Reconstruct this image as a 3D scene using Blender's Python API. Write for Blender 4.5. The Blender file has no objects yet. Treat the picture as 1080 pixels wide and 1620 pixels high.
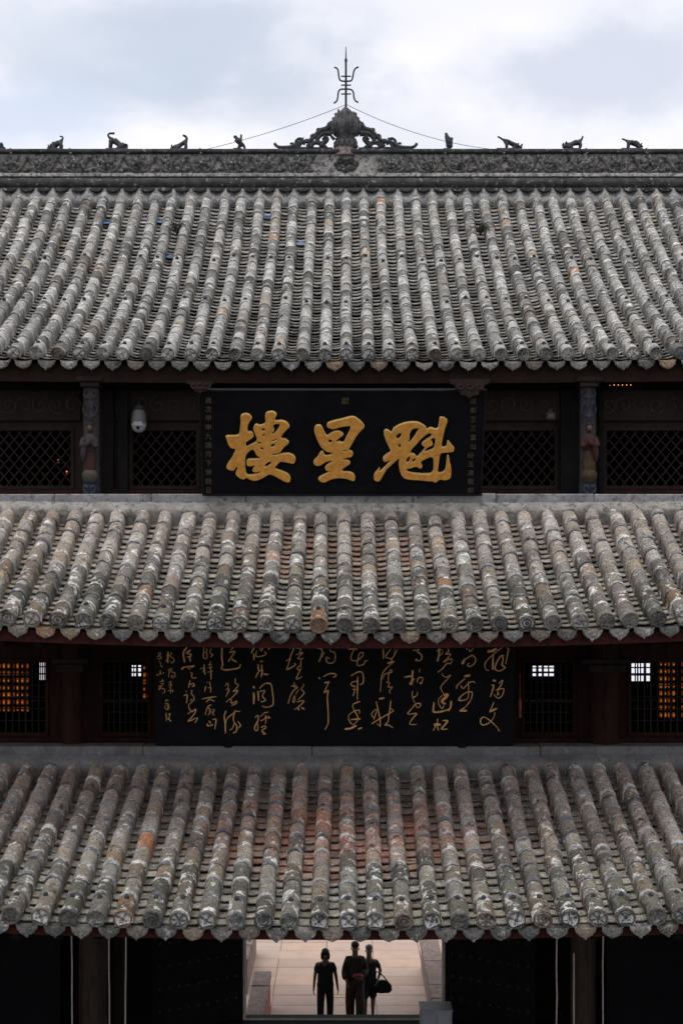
import bpy, bmesh, math, random
from mathutils import Vector, Matrix, Euler
random.seed(7)
R = random.random
def U(a, b): return a + (b - a) * random.random()
sc = bpy.context.scene
COL = sc.collection

# ------------------------------------------------------------------ camera
F = 2200.0            # focal length in photograph pixels (photo 1080 x 1620)
AX, AY = 548.0, 890.0  # where the optical axis meets the photograph
ZC = 10.0             # eye height over the lower pavement behind the gate
cam = bpy.data.cameras.new('camera')
cam.sensor_fit = 'VERTICAL'; cam.sensor_height = 36.0; cam.sensor_width = 24.0
cam.lens = F / 1620 * 36.0
cam.shift_x = (540 - AX) / 1620.0
cam.shift_y = (AY - 810) / 1620.0
cam.clip_end = 5000; cam.clip_start = 0.1
co = bpy.data.objects.new('camera', cam); COL.objects.link(co)
co.location = (0, 0, ZC); co.rotation_euler = (math.radians(90), 0, 0)
sc.camera = co

# ------------------------------------------------------------------ light
SUN_EL, SUN_AZ = 74.0, 200.0        # overcast: a broad soft sun, high and a little in front of the tower
world = bpy.data.worlds.new('World'); sc.world = world; world.use_nodes = True
nt = world.node_tree; nt.nodes.clear()
def wn(t, **k):
    n = nt.nodes.new(t)
    for a, b in k.items(): setattr(n, a, b)
    return n
L = nt.links
wout = wn('ShaderNodeOutputWorld'); wbg = wn('ShaderNodeBackground'); wbg.inputs['Strength'].default_value = 0.1
sky = wn('ShaderNodeTexSky'); sky.sky_type = 'NISHITA'; sky.sun_disc = False
sky.sun_elevation = math.radians(SUN_EL); sky.sun_rotation = math.radians(SUN_AZ)
wtc = wn('ShaderNodeTexCoord')
wmp = wn('ShaderNodeMapping'); wmp.inputs['Scale'].default_value = (1.0, 1.0, 2.2)
wmp.inputs['Location'].default_value = (1.35, 0.2, 0.4)
wns = wn('ShaderNodeTexNoise'); wns.inputs['Scale'].default_value = 2.6; wns.inputs['Detail'].default_value = 5.0
wns.inputs['Roughness'].default_value = 0.5; wns.inputs['Distortion'].default_value = 0.35
wr = wn('ShaderNodeValToRGB')
wr.color_ramp.elements[0].position = 0.34; wr.color_ramp.elements[0].color = (7.0, 7.6, 8.6, 1)
wr.color_ramp.elements[1].position = 0.60; wr.color_ramp.elements[1].color = (10.6, 10.45, 11.1, 1)
e = wr.color_ramp.elements.new(0.46); e.color = (9.6, 9.65, 10.5, 1)
wmx = wn('ShaderNodeMixRGB'); wmx.inputs['Fac'].default_value = 0.95
L.new(wtc.outputs['Generated'], wmp.inputs['Vector']); L.new(wmp.outputs['Vector'], wns.inputs['Vector'])
L.new(wns.outputs['Fac'], wr.inputs['Fac']); L.new(sky.outputs['Color'], wmx.inputs['Color1'])
# a few broad grey-blue cloud shadows standing where the photograph has them
prev = wr.outputs['Color']
def wmath(op, a, b=0.5, clamp=False):
    n = wn('ShaderNodeMath', operation=op); n.use_clamp = clamp
    for s_, v in ((n.inputs[0], a), (n.inputs[1], b)):
        if isinstance(v, bpy.types.NodeSocket): L.new(v, s_)
        else: s_.default_value = v
    return n.outputs[0]
wn2 = wn('ShaderNodeTexNoise'); wn2.inputs['Scale'].default_value = 7.0; wn2.inputs['Detail'].default_value = 5.0; wn2.inputs['Roughness'].default_value = 0.55
wmp2 = wn('ShaderNodeMapping'); wmp2.inputs['Scale'].default_value = (1, 1, 1.8); L.new(wtc.outputs['Generated'], wmp2.inputs['Vector']); L.new(wmp2.outputs['Vector'], wn2.inputs['Vector'])
for px, py, rx, rz, col, k in ((215, 85, 300, 95, (6.3, 7.05, 8.3), .95), (40, 190, 190, 60, (7.2, 8.1, 9.7), .85), (985, 120, 240, 75, (7.0, 7.5, 8.8), .85), (640, 225, 260, 45, (8.4, 8.6, 9.6), .7), (30, 30, 120, 60, (8.2, 8.7, 9.8), .6)):
    c = Vector(((px-AX)/F, 1.0, (AY-py)/F)).normalized()
    sb = wn('ShaderNodeVectorMath', operation='SUBTRACT'); L.new(wtc.outputs['Generated'], sb.inputs[0]); sb.inputs[1].default_value = c
    mu = wn('ShaderNodeVectorMath', operation='MULTIPLY'); L.new(sb.outputs[0], mu.inputs[0]); mu.inputs[1].default_value = (F/rx, F/rx*.6, F/rz)
    ln = wn('ShaderNodeVectorMath', operation='LENGTH'); L.new(mu.outputs[0], ln.inputs[0])
    f = wmath('ADD', wmath('SUBTRACT', 1.0, ln.outputs['Value']), wmath('MULTIPLY', wmath('SUBTRACT', wn2.outputs['Fac'], .5), 3.2))
    sm = wn('ShaderNodeMapRange', interpolation_type='SMOOTHSTEP'); L.new(f, sm.inputs['Value']); sm.inputs['From Min'].default_value = -.25; sm.inputs['From Max'].default_value = .9; sm.inputs['To Max'].default_value = k
    mx = wn('ShaderNodeMixRGB'); L.new(sm.outputs[0], mx.inputs['Fac']); L.new(prev, mx.inputs['Color1']); mx.inputs['Color2'].default_value = (*col, 1); prev = mx.outputs[0]
L.new(prev, wmx.inputs['Color2']); L.new(wmx.outputs['Color'], wbg.inputs['Color'])
L.new(wbg.outputs['Background'], wout.inputs['Surface'])
sl = bpy.data.lights.new('sun', 'SUN'); sl.energy = 1.5; sl.angle = math.radians(35); sl.color = (1.0, 0.97, 0.93)
so = bpy.data.objects.new('sun', sl); COL.objects.link(so)
_el, _az = math.radians(SUN_EL), math.radians(SUN_AZ)
sd = Vector((math.sin(_az) * math.cos(_el), math.cos(_az) * math.cos(_el), math.sin(_el)))
so.rotation_euler = sd.to_track_quat('Z', 'Y').to_euler(); so.location = (0, 0, 60)
sc.view_settings.view_transform = 'Standard'; sc.view_settings.look = 'None'
sc.view_settings.exposure = 0.0; sc.view_settings.gamma = 1.0; sc.view_settings.use_curve_mapping = False
sc.cycles.max_bounces = 6; sc.cycles.diffuse_bounces = 3

# ------------------------------------------------------------------ helpers
def W(px, py, d):
    """the place at depth d that a sight line through photograph pixel (px, py) reaches"""
    return Vector(((px - AX) / F * d, d, ZC - (py - AY) / F * d))
def WZ(py, d): return ZC - (py - AY) / F * d
def WX(px, d): return (px - AX) / F * d

class MB:
    def __init__(s): s.v = []; s.f = []; s.m = []; s.t = []; s.a = []
    def add(s, vs, fs, mi=0, M=None, tint=0.0, along=None):
        o = len(s.v); s.a += along if along is not None else [1.0]*len(vs)
        s.v += [tuple(M @ Vector(p)) for p in vs] if M is not None else [tuple(p) for p in vs]
        for i, f in enumerate(fs):
            s.f.append([o + k for k in f]); s.m.append(mi[i] if isinstance(mi, (list, tuple)) else mi); s.t.append(tint)
    def box(s, x0, x1, y0, y1, z0, z1, mi=0, M=None):
        vs = [(x0,y0,z0),(x1,y0,z0),(x1,y1,z0),(x0,y1,z0),(x0,y0,z1),(x1,y0,z1),(x1,y1,z1),(x0,y1,z1)]
        s.add(vs, [(3,2,1,0),(4,5,6,7),(0,1,5,4),(1,2,6,5),(2,3,7,6),(3,0,4,7)], mi, M)
    def bbox(s, x0, x1, y0, y1, z0, z1, b=0.01, mi=0, M=None):
        """box with chamfered edges"""
        bm = bmesh.new(); bmesh.ops.create_cube(bm, size=1)
        for v in bm.verts: v.co = Vector(((x0+x1)/2 + v.co.x*(x1-x0), (y0+y1)/2 + v.co.y*(y1-y0), (z0+z1)/2 + v.co.z*(z1-z0)))
        bmesh.ops.bevel(bm, geom=bm.edges[:], offset=b, segments=1, affect='EDGES', profile=0.5)
        bm.verts.index_update()
        s.add([v.co.copy() for v in bm.verts], [[v.index for v in f.verts] for f in bm.faces], mi, M); bm.free()
    def tube(s, pts, rad, n=6, mi=0, cap=True):
        pts = [Vector(p) for p in pts]
        if not isinstance(rad, (list, tuple)): rad = [rad]*len(pts)
        vs = []; fs = []; ref = None
        for i, p in enumerate(pts):
            a = pts[max(i-1,0)]; b = pts[min(i+1,len(pts)-1)]; t = (b-a).normalized()
            if ref is None: ref = Vector((0,0,1)) if abs(t.z) < .9 else Vector((0,1,0))
            x = t.cross(ref).normalized(); y = x.cross(t).normalized(); ref = y
            for k in range(n):
                an = 2*math.pi*k/n; vs.append(p + (x*math.cos(an) + y*math.sin(an))*rad[i])
        for i in range(len(pts)-1):
            for k in range(n):
                fs.append((i*n+k, i*n+(k+1)%n, (i+1)*n+(k+1)%n, (i+1)*n+k))
        if cap: fs.append(tuple(range(n))[::-1]); fs.append(tuple((len(pts)-1)*n+k for k in range(n)))
        s.add(vs, fs, mi)
    def lathe(s, prof, n=16, mi=0, M=None, cap=True, sx=1, sy=1):
        vs = []; fs = []
        for r, z in prof:
            for k in range(n):
                a = 2*math.pi*k/n; vs.append((r*math.cos(a)*sx, r*math.sin(a)*sy, z))
        for i in range(len(prof)-1):
            for k in range(n): fs.append((i*n+k, i*n+(k+1)%n, (i+1)*n+(k+1)%n, (i+1)*n+k))
        if cap: fs.append(tuple(range(n))[::-1]); fs.append(tuple((len(prof)-1)*n+k for k in range(n)))
        s.add(vs, fs, mi, M)
    def ball(s, c, rx, ry=None, rz=None, n=10, mi=0):
        ry = ry or rx; rz = rz or rx
        prof = [(max(1e-3, math.sin(math.pi*i/n)), -math.cos(math.pi*i/n)) for i in range(n+1)]
        s.lathe(prof, n+2, mi, Matrix.Translation(c) @ Matrix.Diagonal((rx, ry, rz, 1)))
    def prism(s, pts, y0, y1, mi=0, M=None):
        """outline in (x, z) pushed from y0 to y1"""
        n = len(pts)
        vs = [(x, y0, z) for x, z in pts] + [(x, y1, z) for x, z in pts]
        s.add(vs, [tuple(range(n)), tuple(range(2*n-1, n-1, -1))] + [(i, i+n, (i+1)%n+n, (i+1)%n) for i in range(n)], mi, M)
    def mesh(s, name, mats, smooth=None, tint=False):
        me = bpy.data.meshes.new(name); me.from_pydata(s.v, [], s.f)
        for m in (mats if isinstance(mats, (list, tuple)) else [mats]): me.materials.append(m)
        me.polygons.foreach_set('material_index', s.m)
        if tint:
            a = me.attributes.new('tint', 'FLOAT', 'FACE'); a.data.foreach_set('value', s.t)
        if min(s.a, default=1) < 1:
            a = me.attributes.new('along', 'FLOAT', 'POINT'); a.data.foreach_set('value', s.a)
        bm = bmesh.new(); bm.from_mesh(me); bmesh.ops.recalc_face_normals(bm, faces=bm.faces[:]); bm.to_mesh(me); bm.free()
        if smooth is not None:
            me.polygons.foreach_set('use_smooth', [True]*len(me.polygons))
            try: me.set_sharp_from_angle(angle=math.radians(smooth))
            except Exception: pass
        me.update(); return me
    def obj(s, name, mats, parent=None, smooth=None, tint=False):
        return link(name, s.mesh(name, mats, smooth, tint), parent)

def link(name, data, parent=None):
    o = bpy.data.objects.new(name, data); COL.objects.link(o)
    if parent is not None: o.parent = parent
    return o
def tag(o, label=None, cat=None, group=None, kind=None):
    if label: o['label'] = label
    if cat: o['category'] = cat
    if group: o['group'] = group
    if kind: o['kind'] = kind
    return o
def thing(name, label, cat, group=None, loc=(0,0,0), rz=0):
    o = bpy.data.objects.new(name, None); COL.objects.link(o); o.empty_display_size = .2
    o.location = loc; o.rotation_euler = (0, 0, rz)
    return tag(o, label, cat, group)
def place(o, M): o.matrix_local = M; return o
def smoothline(pts, k=4):
    out = []
    n = len(pts)
    if n < 3: return [tuple(p) for p in pts]
    D = len(pts[0])
    for i in range(n-1):
        p0 = pts[max(i-1,0)]; p1 = pts[i]; p2 = pts[i+1]; p3 = pts[min(i+2,n-1)]
        for j in range(k):
            t = j/k
            out.append(tuple(.5*((2*p1[a]) + (-p0[a]+p2[a])*t + (2*p0[a]-5*p1[a]+4*p2[a]-p3[a])*t*t + (-p0[a]+3*p1[a]-3*p2[a]+p3[a])*t**3) for a in range(D)))
    out.append(tuple(pts[-1])); return out

def skin(name, verts, edges, radii, mat, parent=None, sub=1, root=0):
    me = bpy.data.meshes.new(name); me.from_pydata([tuple(v) for v in verts], edges, [])
    tmp = bpy.data.objects.new(name, me); COL.objects.link(tmp)
    tmp.modifiers.new('skin', 'SKIN'); 
    lay = me.skin_vertices[0] if len(me.skin_vertices) else None
    if lay is None:
        bm = bmesh.new(); bm.from_mesh(me); bm.verts.layers.skin.verify(); bm.to_mesh(me); bm.free(); lay = me.skin_vertices[0]
    for i, r in enumerate(radii):
        lay.data[i].radius = r if isinstance(r, (tuple, list)) else (r, r)
        lay.data[i].use_root = (i == root)
    tmp.modifiers['skin'].use_smooth_shade = True
    m = tmp.modifiers.new('sub', 'SUBSURF'); m.levels = sub; m.render_levels = sub
    dg = bpy.context.evaluated_depsgraph_get(); dg.update()
    out = bpy.data.meshes.new_from_object(tmp.evaluated_get(dg)); out.name = name
    bpy.data.objects.remove(tmp); bpy.data.meshes.remove(me)
    out.materials.clear(); out.materials.append(mat)
    return link(name, out, parent)

# ------------------------------------------------------------------ materials
class N:
    """tiny node graph builder"""
    def __init__(s, name):
        s.m = bpy.data.materials.new(name); s.m.use_nodes = True; s.t = s.m.node_tree
        s.b = s.t.nodes['Principled BSDF']
    def n(s, t, ins=None, **k):
        x = s.t.nodes.new(t)
        for a, b in k.items(): setattr(x, a, b)
        for a, b in (ins or {}).items(): s.put(x.inputs[a], b)
        return x
    def put(s, sock, v):
        if isinstance(v, bpy.types.NodeSocket): s.t.links.new(v, sock)
        else: sock.default_value = v
    def math(s, op, a, b=0.5, c=None, clamp=False):
        x = s.n('ShaderNodeMath', operation=op); x.use_clamp = clamp
        s.put(x.inputs[0], a); s.put(x.inputs[1], b)
        if c is not None: s.put(x.inputs[2], c)
        return x.outputs[0]
    def noise(s, vec, scale, detail=4, rough=.55, dist=0.0):
        return s.n('ShaderNodeTexNoise', {'Vector': vec, 'Scale': scale, 'Detail': detail, 'Roughness': rough, 'Distortion': dist}).outputs['Fac']
    def ramp(s, fac, stops, interp='LINEAR'):
        x = s.n('ShaderNodeValToRGB', {'Fac': fac}); cr = x.color_ramp; cr.interpolation = interp
        while len(cr.elements) < len(stops): cr.elements.new(.5)
        for e, (p, c) in zip(cr.elements, stops):
            e.position = p; e.color = (c, c, c, 1) if isinstance(c, (int, float)) else (*c, 1)
        return x.outputs['Color']
    def mix(s, f, a, b, mode='MIX'):
        x = s.n('ShaderNodeMixRGB', blend_type=mode)
        for k, v in zip(('Fac', 'Color1', 'Color2'), (f, a, b)):
            if isinstance(v, tuple) and len(v) == 3: v = (*v, 1)
            s.put(x.inputs[k], v)
        return x.outputs[0]
    def sep(s, v): return s.n('ShaderNodeSeparateXYZ', {0: v}).outputs
    def pos(s): return s.n('ShaderNodeNewGeometry').outputs['Position']
    def comb(s, x, y, z):
        c = s.n('ShaderNodeCombineXYZ'); s.put(c.inputs[0], x); s.put(c.inputs[1], y); s.put(c.inputs[2], z); return c.outputs[0]
    def vadd(s, a, b):
        x = s.n('ShaderNodeVectorMath', operation='ADD'); s.put(x.inputs[0], a); s.put(x.inputs[1], b); return x.outputs[0]
    def done(s, col, rough=.8, bump=None, bs=.3, bd=.01, metal=0, spec=.3):
        s.put(s.b.inputs['Base Color'], (*col, 1) if isinstance(col, tuple) else col)
        s.put(s.b.inputs['Roughness'], rough); s.b.inputs['Metallic'].default_value = metal
        s.b.inputs['Specular IOR Level'].default_value = spec
        if bump is not None:
            bn = s.n('ShaderNodeBump', {'Height': bump, 'Strength': bs, 'Distance': bd}); s.t.links.new(bn.outputs[0], s.b.inputs['Normal'])
        return s.m

def rnd_source(g, stuff):
    if stuff: return g.n('ShaderNodeAttribute', attribute_name='tint').outputs['Fac']
    return g.n('ShaderNodeObjectInfo').outputs['Random']
def white(g, r, seed):
    w = g.n('ShaderNodeTexWhiteNoise', noise_dimensions='2D')
    c = g.n('ShaderNodeCombineXYZ'); g.put(c.inputs[0], r); c.inputs[1].default_value = seed
    g.put(w.inputs[0], c.outputs[0]); return w.outputs['Value']

def tile_mat(name, stuff, ramp, lichen=.5, dark=.5, warm=None, moss=None, red=None, smear=False, brown=.5):
    """fired grey clay tile, weathered: own shade for each tile, soot, lichen crust, dust and moss"""
    g = N(name); P = g.pos(); r = rnd_source(g, stuff)
    if stuff: r = g.math('FRACT', r)
    col = g.ramp(r, ramp)
    off = g.comb(g.math('MULTIPLY', r, 37.0), g.math('MULTIPLY', r, 11.0), 0.0)
    Pl = g.vadd(P, off)                       # every tile has its own pattern
    X = g.sep(P)
    big = g.noise(P, 1.6, 5, .6)
    mid = g.noise(Pl, 9.0, 5, .62, .4)
    fine = g.noise(Pl, 42.0, 4, .65)
    col = g.mix(g.math('MULTIPLY', g.ramp(mid, [(.42, 0), (.66, 1)]), dark), col, (.045, .043, .042))
    if warm:                                  # dry dust under the eave above
        d0, d1, wc = warm
        f = g.math('DIVIDE', g.math('SUBTRACT', g.math('ADD', X[1], g.math('MULTIPLY', g.math('SUBTRACT', big, .5), 1.6)), d0), d1-d0, clamp=True)
        col = g.mix(g.math('MULTIPLY', f, .62), col, wc)
    if moss:                                  # damp lower courses
        d0, d1, mc = moss
        f = g.math('DIVIDE', g.math('SUBTRACT', d1, g.math('ADD', X[1], g.math('MULTIPLY', g.math('SUBTRACT', mid, .5), 1.2))), d1-d0, clamp=True)
        col = g.mix(g.math('MULTIPLY', f, .78), col, mc)
    if red:                                   # red dust washed over a part of the roof
        cx, cy, sx, sy, rc = red
        a = g.math('POWER', g.math('DIVIDE', g.math('SUBTRACT', X[0], cx), sx), 2.0)
        b = g.math('POWER', g.math('DIVIDE', g.math('SUBTRACT', X[1], cy), sy), 2.0)
        f = g.math('SUBTRACT', 1.0, g.math('ADD', a, b), clamp=True)
        f = g.math('MULTIPLY', f, g.ramp(g.noise(P, 3.2, 4), [(.38, .1), (.62, 1)]))
        col = g.mix(g.math('MULTIPLY', f, .75), col, rc)
    w2 = white(g, r, 3.7); w3 = white(g, r, 9.1)
    ln = g.noise(Pl, 8.0, 8, .70, .25)
    wb = white(g, r, 12.3)
    col = g.mix(g.math('MULTIPLY', g.ramp(wb, [(.72, 0), (.97, 1)]), brown), col, (.22,.15,.098))   # some tiles fired browner
    li = g.ramp(ln, [(.545, 0), (.60, 1)])
    li = g.math('MULTIPLY', li, g.ramp(w2, [(.1, .2), (.65, 1)]))
    if smear:                                 # lime washed out of the joint over the lower end of each tile
        al = g.n('ShaderNodeAttribute', attribute_name='along').outputs['Fac']
        sm = g.math('SUBTRACT', g.math('ADD', .14, g.math('MULTIPLY', g.math('SUBTRACT', ln, .47), 1.9)), al)
        sm = g.ramp(g.math('ADD', sm, .5), [(.48, 0), (.56, 1)])
        li = g.math('MAXIMUM', li, g.math('MULTIPLY', sm, g.ramp(w3, [(.25, .1), (.7, .95)])))
    col = g.mix(g.math('MULTIPLY', li, lichen, clamp=True), col, (.70,.69,.655))
    soot = g.ramp(g.noise(Pl, 5.0, 8, .72, .2), [(.565, 0), (.63, 1)])
    col = g.mix(g.math('MULTIPLY', soot, .8), col, (.028,.027,.026))
    sp = g.ramp(g.noise(Pl, 75.0, 2, .5), [(.66, 0), (.72, 1)])
    col = g.mix(g.math('MULTIPLY', sp, .5*lichen), col, (.6,.59,.56))
    col = g.mix(1.0, col, g.ramp(fine, [(.36, .55), (.64, 1.42)]), 'MULTIPLY')
    h = g.math('ADD', g.math('MULTIPLY', fine, .5), g.math('ADD', mid, g.math('MULTIPLY', li, .25)))
    return g.done(col, .88, h, .75, .016, spec=.25)

def rough_mat(name, c1, c2, scale=4, c3=None, f3=.6, bump=.4, rough=.85, spec=.3, metal=0, bd=.01, stretch=None):
    g = N(name); P = g.pos()
    if stretch: P = g.n('ShaderNodeMapping', {'Vector': P, 'Scale': stretch}).outputs[0]
    n1 = g.noise(P, scale, 6, .62, .2); n2 = g.noise(P, scale*7, 5, .65)
    col = g.mix(g.ramp(n1, [(.36, 0), (.64, 1)]), c1, c2)
    if c3: col = g.mix(g.math('MULTIPLY', g.ramp(g.noise(P, scale*2.6, 6, .7, .5), [(f3-.06, 0), (f3+.03, 1)]), .8), col, c3)
    col = g.mix(1.0, col, g.ramp(n2, [(.25, .72), (.75, 1.22)]), 'MULTIPLY')
    return g.done(col, rough, g.math('ADD', n2, g.math('MULTIPLY', n1, .6)), bump, bd, metal, spec)

ramp1 = [(0, (.095,.092,.086)), (.2, (.20,.194,.18)), (.5, (.295,.285,.262)), (.82, (.41,.396,.364)), (.935, (.47,.45,.415)), (.965, (.37,.34,.285)), (.988, (.36,.28,.195)), (1, (.50,.22,.09))]
ramp2 = [(0, (.060,.057,.049)), (.2, (.14,.133,.114)), (.5, (.258,.244,.208)), (.8, (.415,.395,.345)), (.94, (.37,.32,.25)), (.985, (.33,.22,.13)), (1, (.52,.18,.06))]
pan1 = [(0, (.12,.118,.11)), (.5, (.33,.32,.295)), (.9, (.47,.455,.42)), (1, (.38,.31,.23))]
pan2 = [(0, (.11,.105,.09)), (.5, (.35,.33,.285)), (.9, (.52,.49,.43)), (1, (.38,.28,.19))]
rampm = [(0, (.22,.218,.213)), (.5, (.40,.392,.375)), (1, (.62,.61,.59))]
rampd = [(0, (.12,.12,.124)), (.5, (.23,.228,.232)), (1, (.46,.45,.44))]
TM = {}
for k_, c_ in ((1, 1.0), (2, .82), (3, .72)):
    TM[k_, 'end', 0] = tile_mat('end_tile_clay', 0, [(0,(.10*c_,.098*c_,.092*c_)),(.5,(.16*c_,.155*c_,.145*c_)),(.93,(.26*c_,.252*c_,.232*c_)),(.975,(.25*c_,.20*c_,.15*c_)),(1,(.32*c_,.17*c_,.10*c_))], .3, .35)
for st in (0, 1):
    s = '_mass' if st else ''
    TM[1, 'tube', st] = tile_mat('grey_roof_tile'+s, st, ramp1, .85, .38, smear=True, brown=.22)
    TM[1, 'pan', st] = tile_mat('grey_pan_tile'+s, st, pan1, .55, .5, brown=.15)
    TM[1, 'mortar', st] = tile_mat('pale_mortar'+s, st, rampm, .5, .45)
    TM[2, 'tube', st] = tile_mat('brown_roof_tile'+s, st, ramp2, .9, .5, (15.7, 17.3, (.46,.385,.33)), (14.9, 16.5, (.085,.078,.056)), smear=True)
    TM[2, 'pan', st] = tile_mat('brown_pan_tile'+s, st, pan2, .5, .4, (16.2, 17.6, (.33,.255,.22)), (14.9, 15.9, (.24,.225,.17)), (.1, 16.8, 1.9, .7, (.34,.16,.11)))
    TM[2, 'mortar', st] = tile_mat('grey_mortar'+s, st, rampd, .8, .5)
    TM[3, 'tube', st] = tile_mat('mossy_roof_tile'+s, st, ramp2, .9, .5, (14.7, 16.5, (.42,.315,.265)), (13.9, 15.5, (.08,.074,.053)), (.0, 15.8, 1.8, .9, (.52,.20,.13)), smear=True)
    TM[3, 'pan', st] = tile_mat('mossy_pan_tile'+s, st, pan2, .5, .4, (15.2, 17.2, (.31,.235,.20)), (13.9, 15.0, (.24,.225,.17)), (.0, 15.75, 2.2, .95, (.56,.17,.10)))
    TM[3, 'mortar', st] = tile_mat('bluish_mortar'+s, st, [(0,(.11,.11,.118)),(.5,(.20,.20,.212)),(1,(.44,.43,.42))], .8, .45)
M_ridge = rough_mat('sooty_ridge_plaster', (.03,.03,.031), (.075,.074,.073), 5, (.40,.385,.37), .63, .7)
M_ridge_pale = rough_mat('weathered_ridge_plaster', (.25,.243,.23), (.56,.54,.51), 7, (.05,.048,.046), .55, .6)
M_carve = rough_mat('carved_grey_clay', (.05,.05,.05), (.14,.14,.135), 9, (.46,.45,.43), .61, .6)
M_beast = rough_mat('dark_glazed_clay', (.022,.024,.028), (.055,.057,.06), 14, (.2,.2,.2), .74, .4, rough=.6)
M_mortar = rough_mat('wall_top_mortar', (.22,.205,.185), (.36,.335,.30), 3.5, (.10,.096,.09), .57, .7)
M_mortar_d = rough_mat('dark_trowelled_mortar', (.12,.118,.116), (.19,.185,.18), 3, (.26,.25,.245), .66, .4, bd=.006)
M_cope = rough_mat('coping_stone', (.20,.20,.205), (.30,.30,.305), 5, (.08,.08,.085), .6, .4)
M_red = rough_mat('dark_red_fascia_paint', (.046,.012,.010), (.066,.017,.014), 3, (.014,.008,.007), .6, .2, rough=.7, spec=.1)
M_brown = rough_mat('brown_fascia_paint', (.016,.008,.006), (.024,.0115,.009), 3, (.012,.008,.007), .6, .2, rough=.7, spec=.1)
M_wood = rough_mat('dark_lattice_wood', (.017,.012,.011), (.028,.019,.017), 6, None, .6, .3, spec=.12, stretch=(1,1,.2))
M_woodr = rough_mat('dark_red_wood', (.022,.0085,.0075), (.034,.0115,.010), 5, (.009,.005,.0045), .6, .3, spec=.12, stretch=(1,1,.15))
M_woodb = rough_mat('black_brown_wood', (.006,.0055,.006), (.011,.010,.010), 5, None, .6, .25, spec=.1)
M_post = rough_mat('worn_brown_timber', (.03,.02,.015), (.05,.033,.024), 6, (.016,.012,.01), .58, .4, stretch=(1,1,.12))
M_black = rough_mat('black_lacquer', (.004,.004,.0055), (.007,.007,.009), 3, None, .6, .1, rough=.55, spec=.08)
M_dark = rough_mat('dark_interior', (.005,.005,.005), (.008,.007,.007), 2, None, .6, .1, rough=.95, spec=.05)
def gold_mat(name, c1, c2, rough=.5, metal=.0):
    return rough_mat(name, c1, c2, 16, tuple(x*.55 for x in c1), .68, .25, rough=rough, spec=.5, metal=metal, bd=.004)
M_gold = gold_mat('worn_gold_paint', (.56,.235,.035), (.74,.36,.062))
M_gold2 = gold_mat('thin_gold_ink', (.70,.34,.10), (.85,.50,.20))
M_gold3 = gold_mat('faded_gold_ink', (.065,.05,.027), (.10,.078,.042))
M_iron = rough_mat('rusty_dark_iron', (.015,.014,.015), (.035,.03,.028), 20, None, .6, .3, rough=.6, metal=.3)
M_pave = None
def plain(name, c, rough=.6, spec=.4, metal=0): 
    return rough_mat(name, tuple(x*.9 for x in c), tuple(min(1,x*1.08) for x in c), 8, None, .6, .1, rough, spec, metal)
M_white = plain('white_plastic', (.36,.36,.355), .4)
M_pole = plain('pale_pole', (.52,.46,.40), .6)
M_grey = plain('pale_grey_metal', (.27,.28,.30), .45)
def emit(name, c, s):
    g = N(name); g.b.inputs['Emission Color'].default_value = (*c, 1); g.b.inputs['Emission Strength'].default_value = s
    return g.done(c, .6)
# ------------------------------------------------------------------ ground, pavement, stairs
ZF = ZC - 7.55        # floor of the gate
M_court = rough_mat('courtyard_stone', (.06,.058,.054), (.10,.097,.09), 2.5, (.07,.075,.06), .6, .4)
M_soil = rough_mat('far_ground', (.04,.05,.028), (.075,.08,.05), .3, None, .6, .3)
def sheet(name, x0, x1, y0, y1, z, m):
    b = MB(); b.add([(x0,y0,z),(x1,y0,z),(x1,y1,z),(x0,y1,z)], [(0,1,2,3)]); return tag(b.obj(name, m), kind='structure')
sheet('courtyard_ground', -60, 60, -60, 23.12, ZF - .02, M_court)
g = MB(); g.add([(-900,-900,ZF-.6),(900,-900,ZF-.6),(900,22,ZF-.6),(-900,22,ZF-.6)], [(0,1,2,3)])
g.add([(-900,22,-.12),(900,22,-.12),(900,95,-.12),(-900,95,-.12)], [(0,1,2,3)])
g.add([(-900,22,ZF-.6),(900,22,ZF-.6),(900,22,-.12),(-900,22,-.12)], [(0,1,2,3)])
tag(g.obj('ground', M_soil), kind='structure')

gp = N('pink_paving_stone'); _P = gp.pos(); _r = gp.n('ShaderNodeObjectInfo').outputs['Random']
_c = gp.ramp(_r, [(0,(.40,.285,.225)),(.35,(.50,.36,.285)),(.7,(.52,.39,.315)),(1,(.58,.39,.28))])
_n = gp.noise(_P, 2.2, 5, .6); _f = gp.noise(_P, 30, 4, .6)
_c = gp.mix(gp.math('MULTIPLY', gp.ramp(_n, [(.42,0),(.66,1)]), .5), _c, (.36,.30,.26))
_c = gp.mix(1.0, _c, gp.ramp(_f, [(.25,.85),(.75,1.12)]), 'MULTIPLY')
M_pave = gp.done(_c, .8, _f, .15, .004)
M_joint = rough_mat('pavement_joint', (.16,.14,.12), (.22,.19,.165), 6)
pv = MB(); pv.box(-9, 9, 27.4, 46, -.10, -.02); pave = tag(pv.obj('pavement', M_joint), kind='structure')
slab_me = []
for v in range(3):
    b = MB(); b.bbox(-.5, .5, -.5, .5, -.06, 0, .012); slab_me.append(b.mesh('paving_slab', M_pave))
rows = 17; dy = .735; y0 = 27.75
for j in range(rows):
    for i in range(-4, 5):
        cx = .08 + i*1.19 + (0 if j % 5 else U(-.02,.02)); cy = y0 + (j+.5)*dy
        if abs(cx) > 4.6: continue
        s = link('paving_slab', slab_me[(i+j) % 3], pave)
        s.location = (cx, cy, U(-.004,.004)); s.scale = (1.19-.012, dy-.012, 1)
        s.rotation_euler = (U(-.002,.002), U(-.002,.002), 0)
b = MB(); b.box(-9, 9, y0+rows*dy+.01, 46, -.06, 0); b.obj('paving_border', M_pave, pave)
M_yel = rough_mat('yellow_road_paint', (.62,.42,.12), (.72,.52,.18), 14, (.46,.40,.34), .58, .1)
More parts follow.
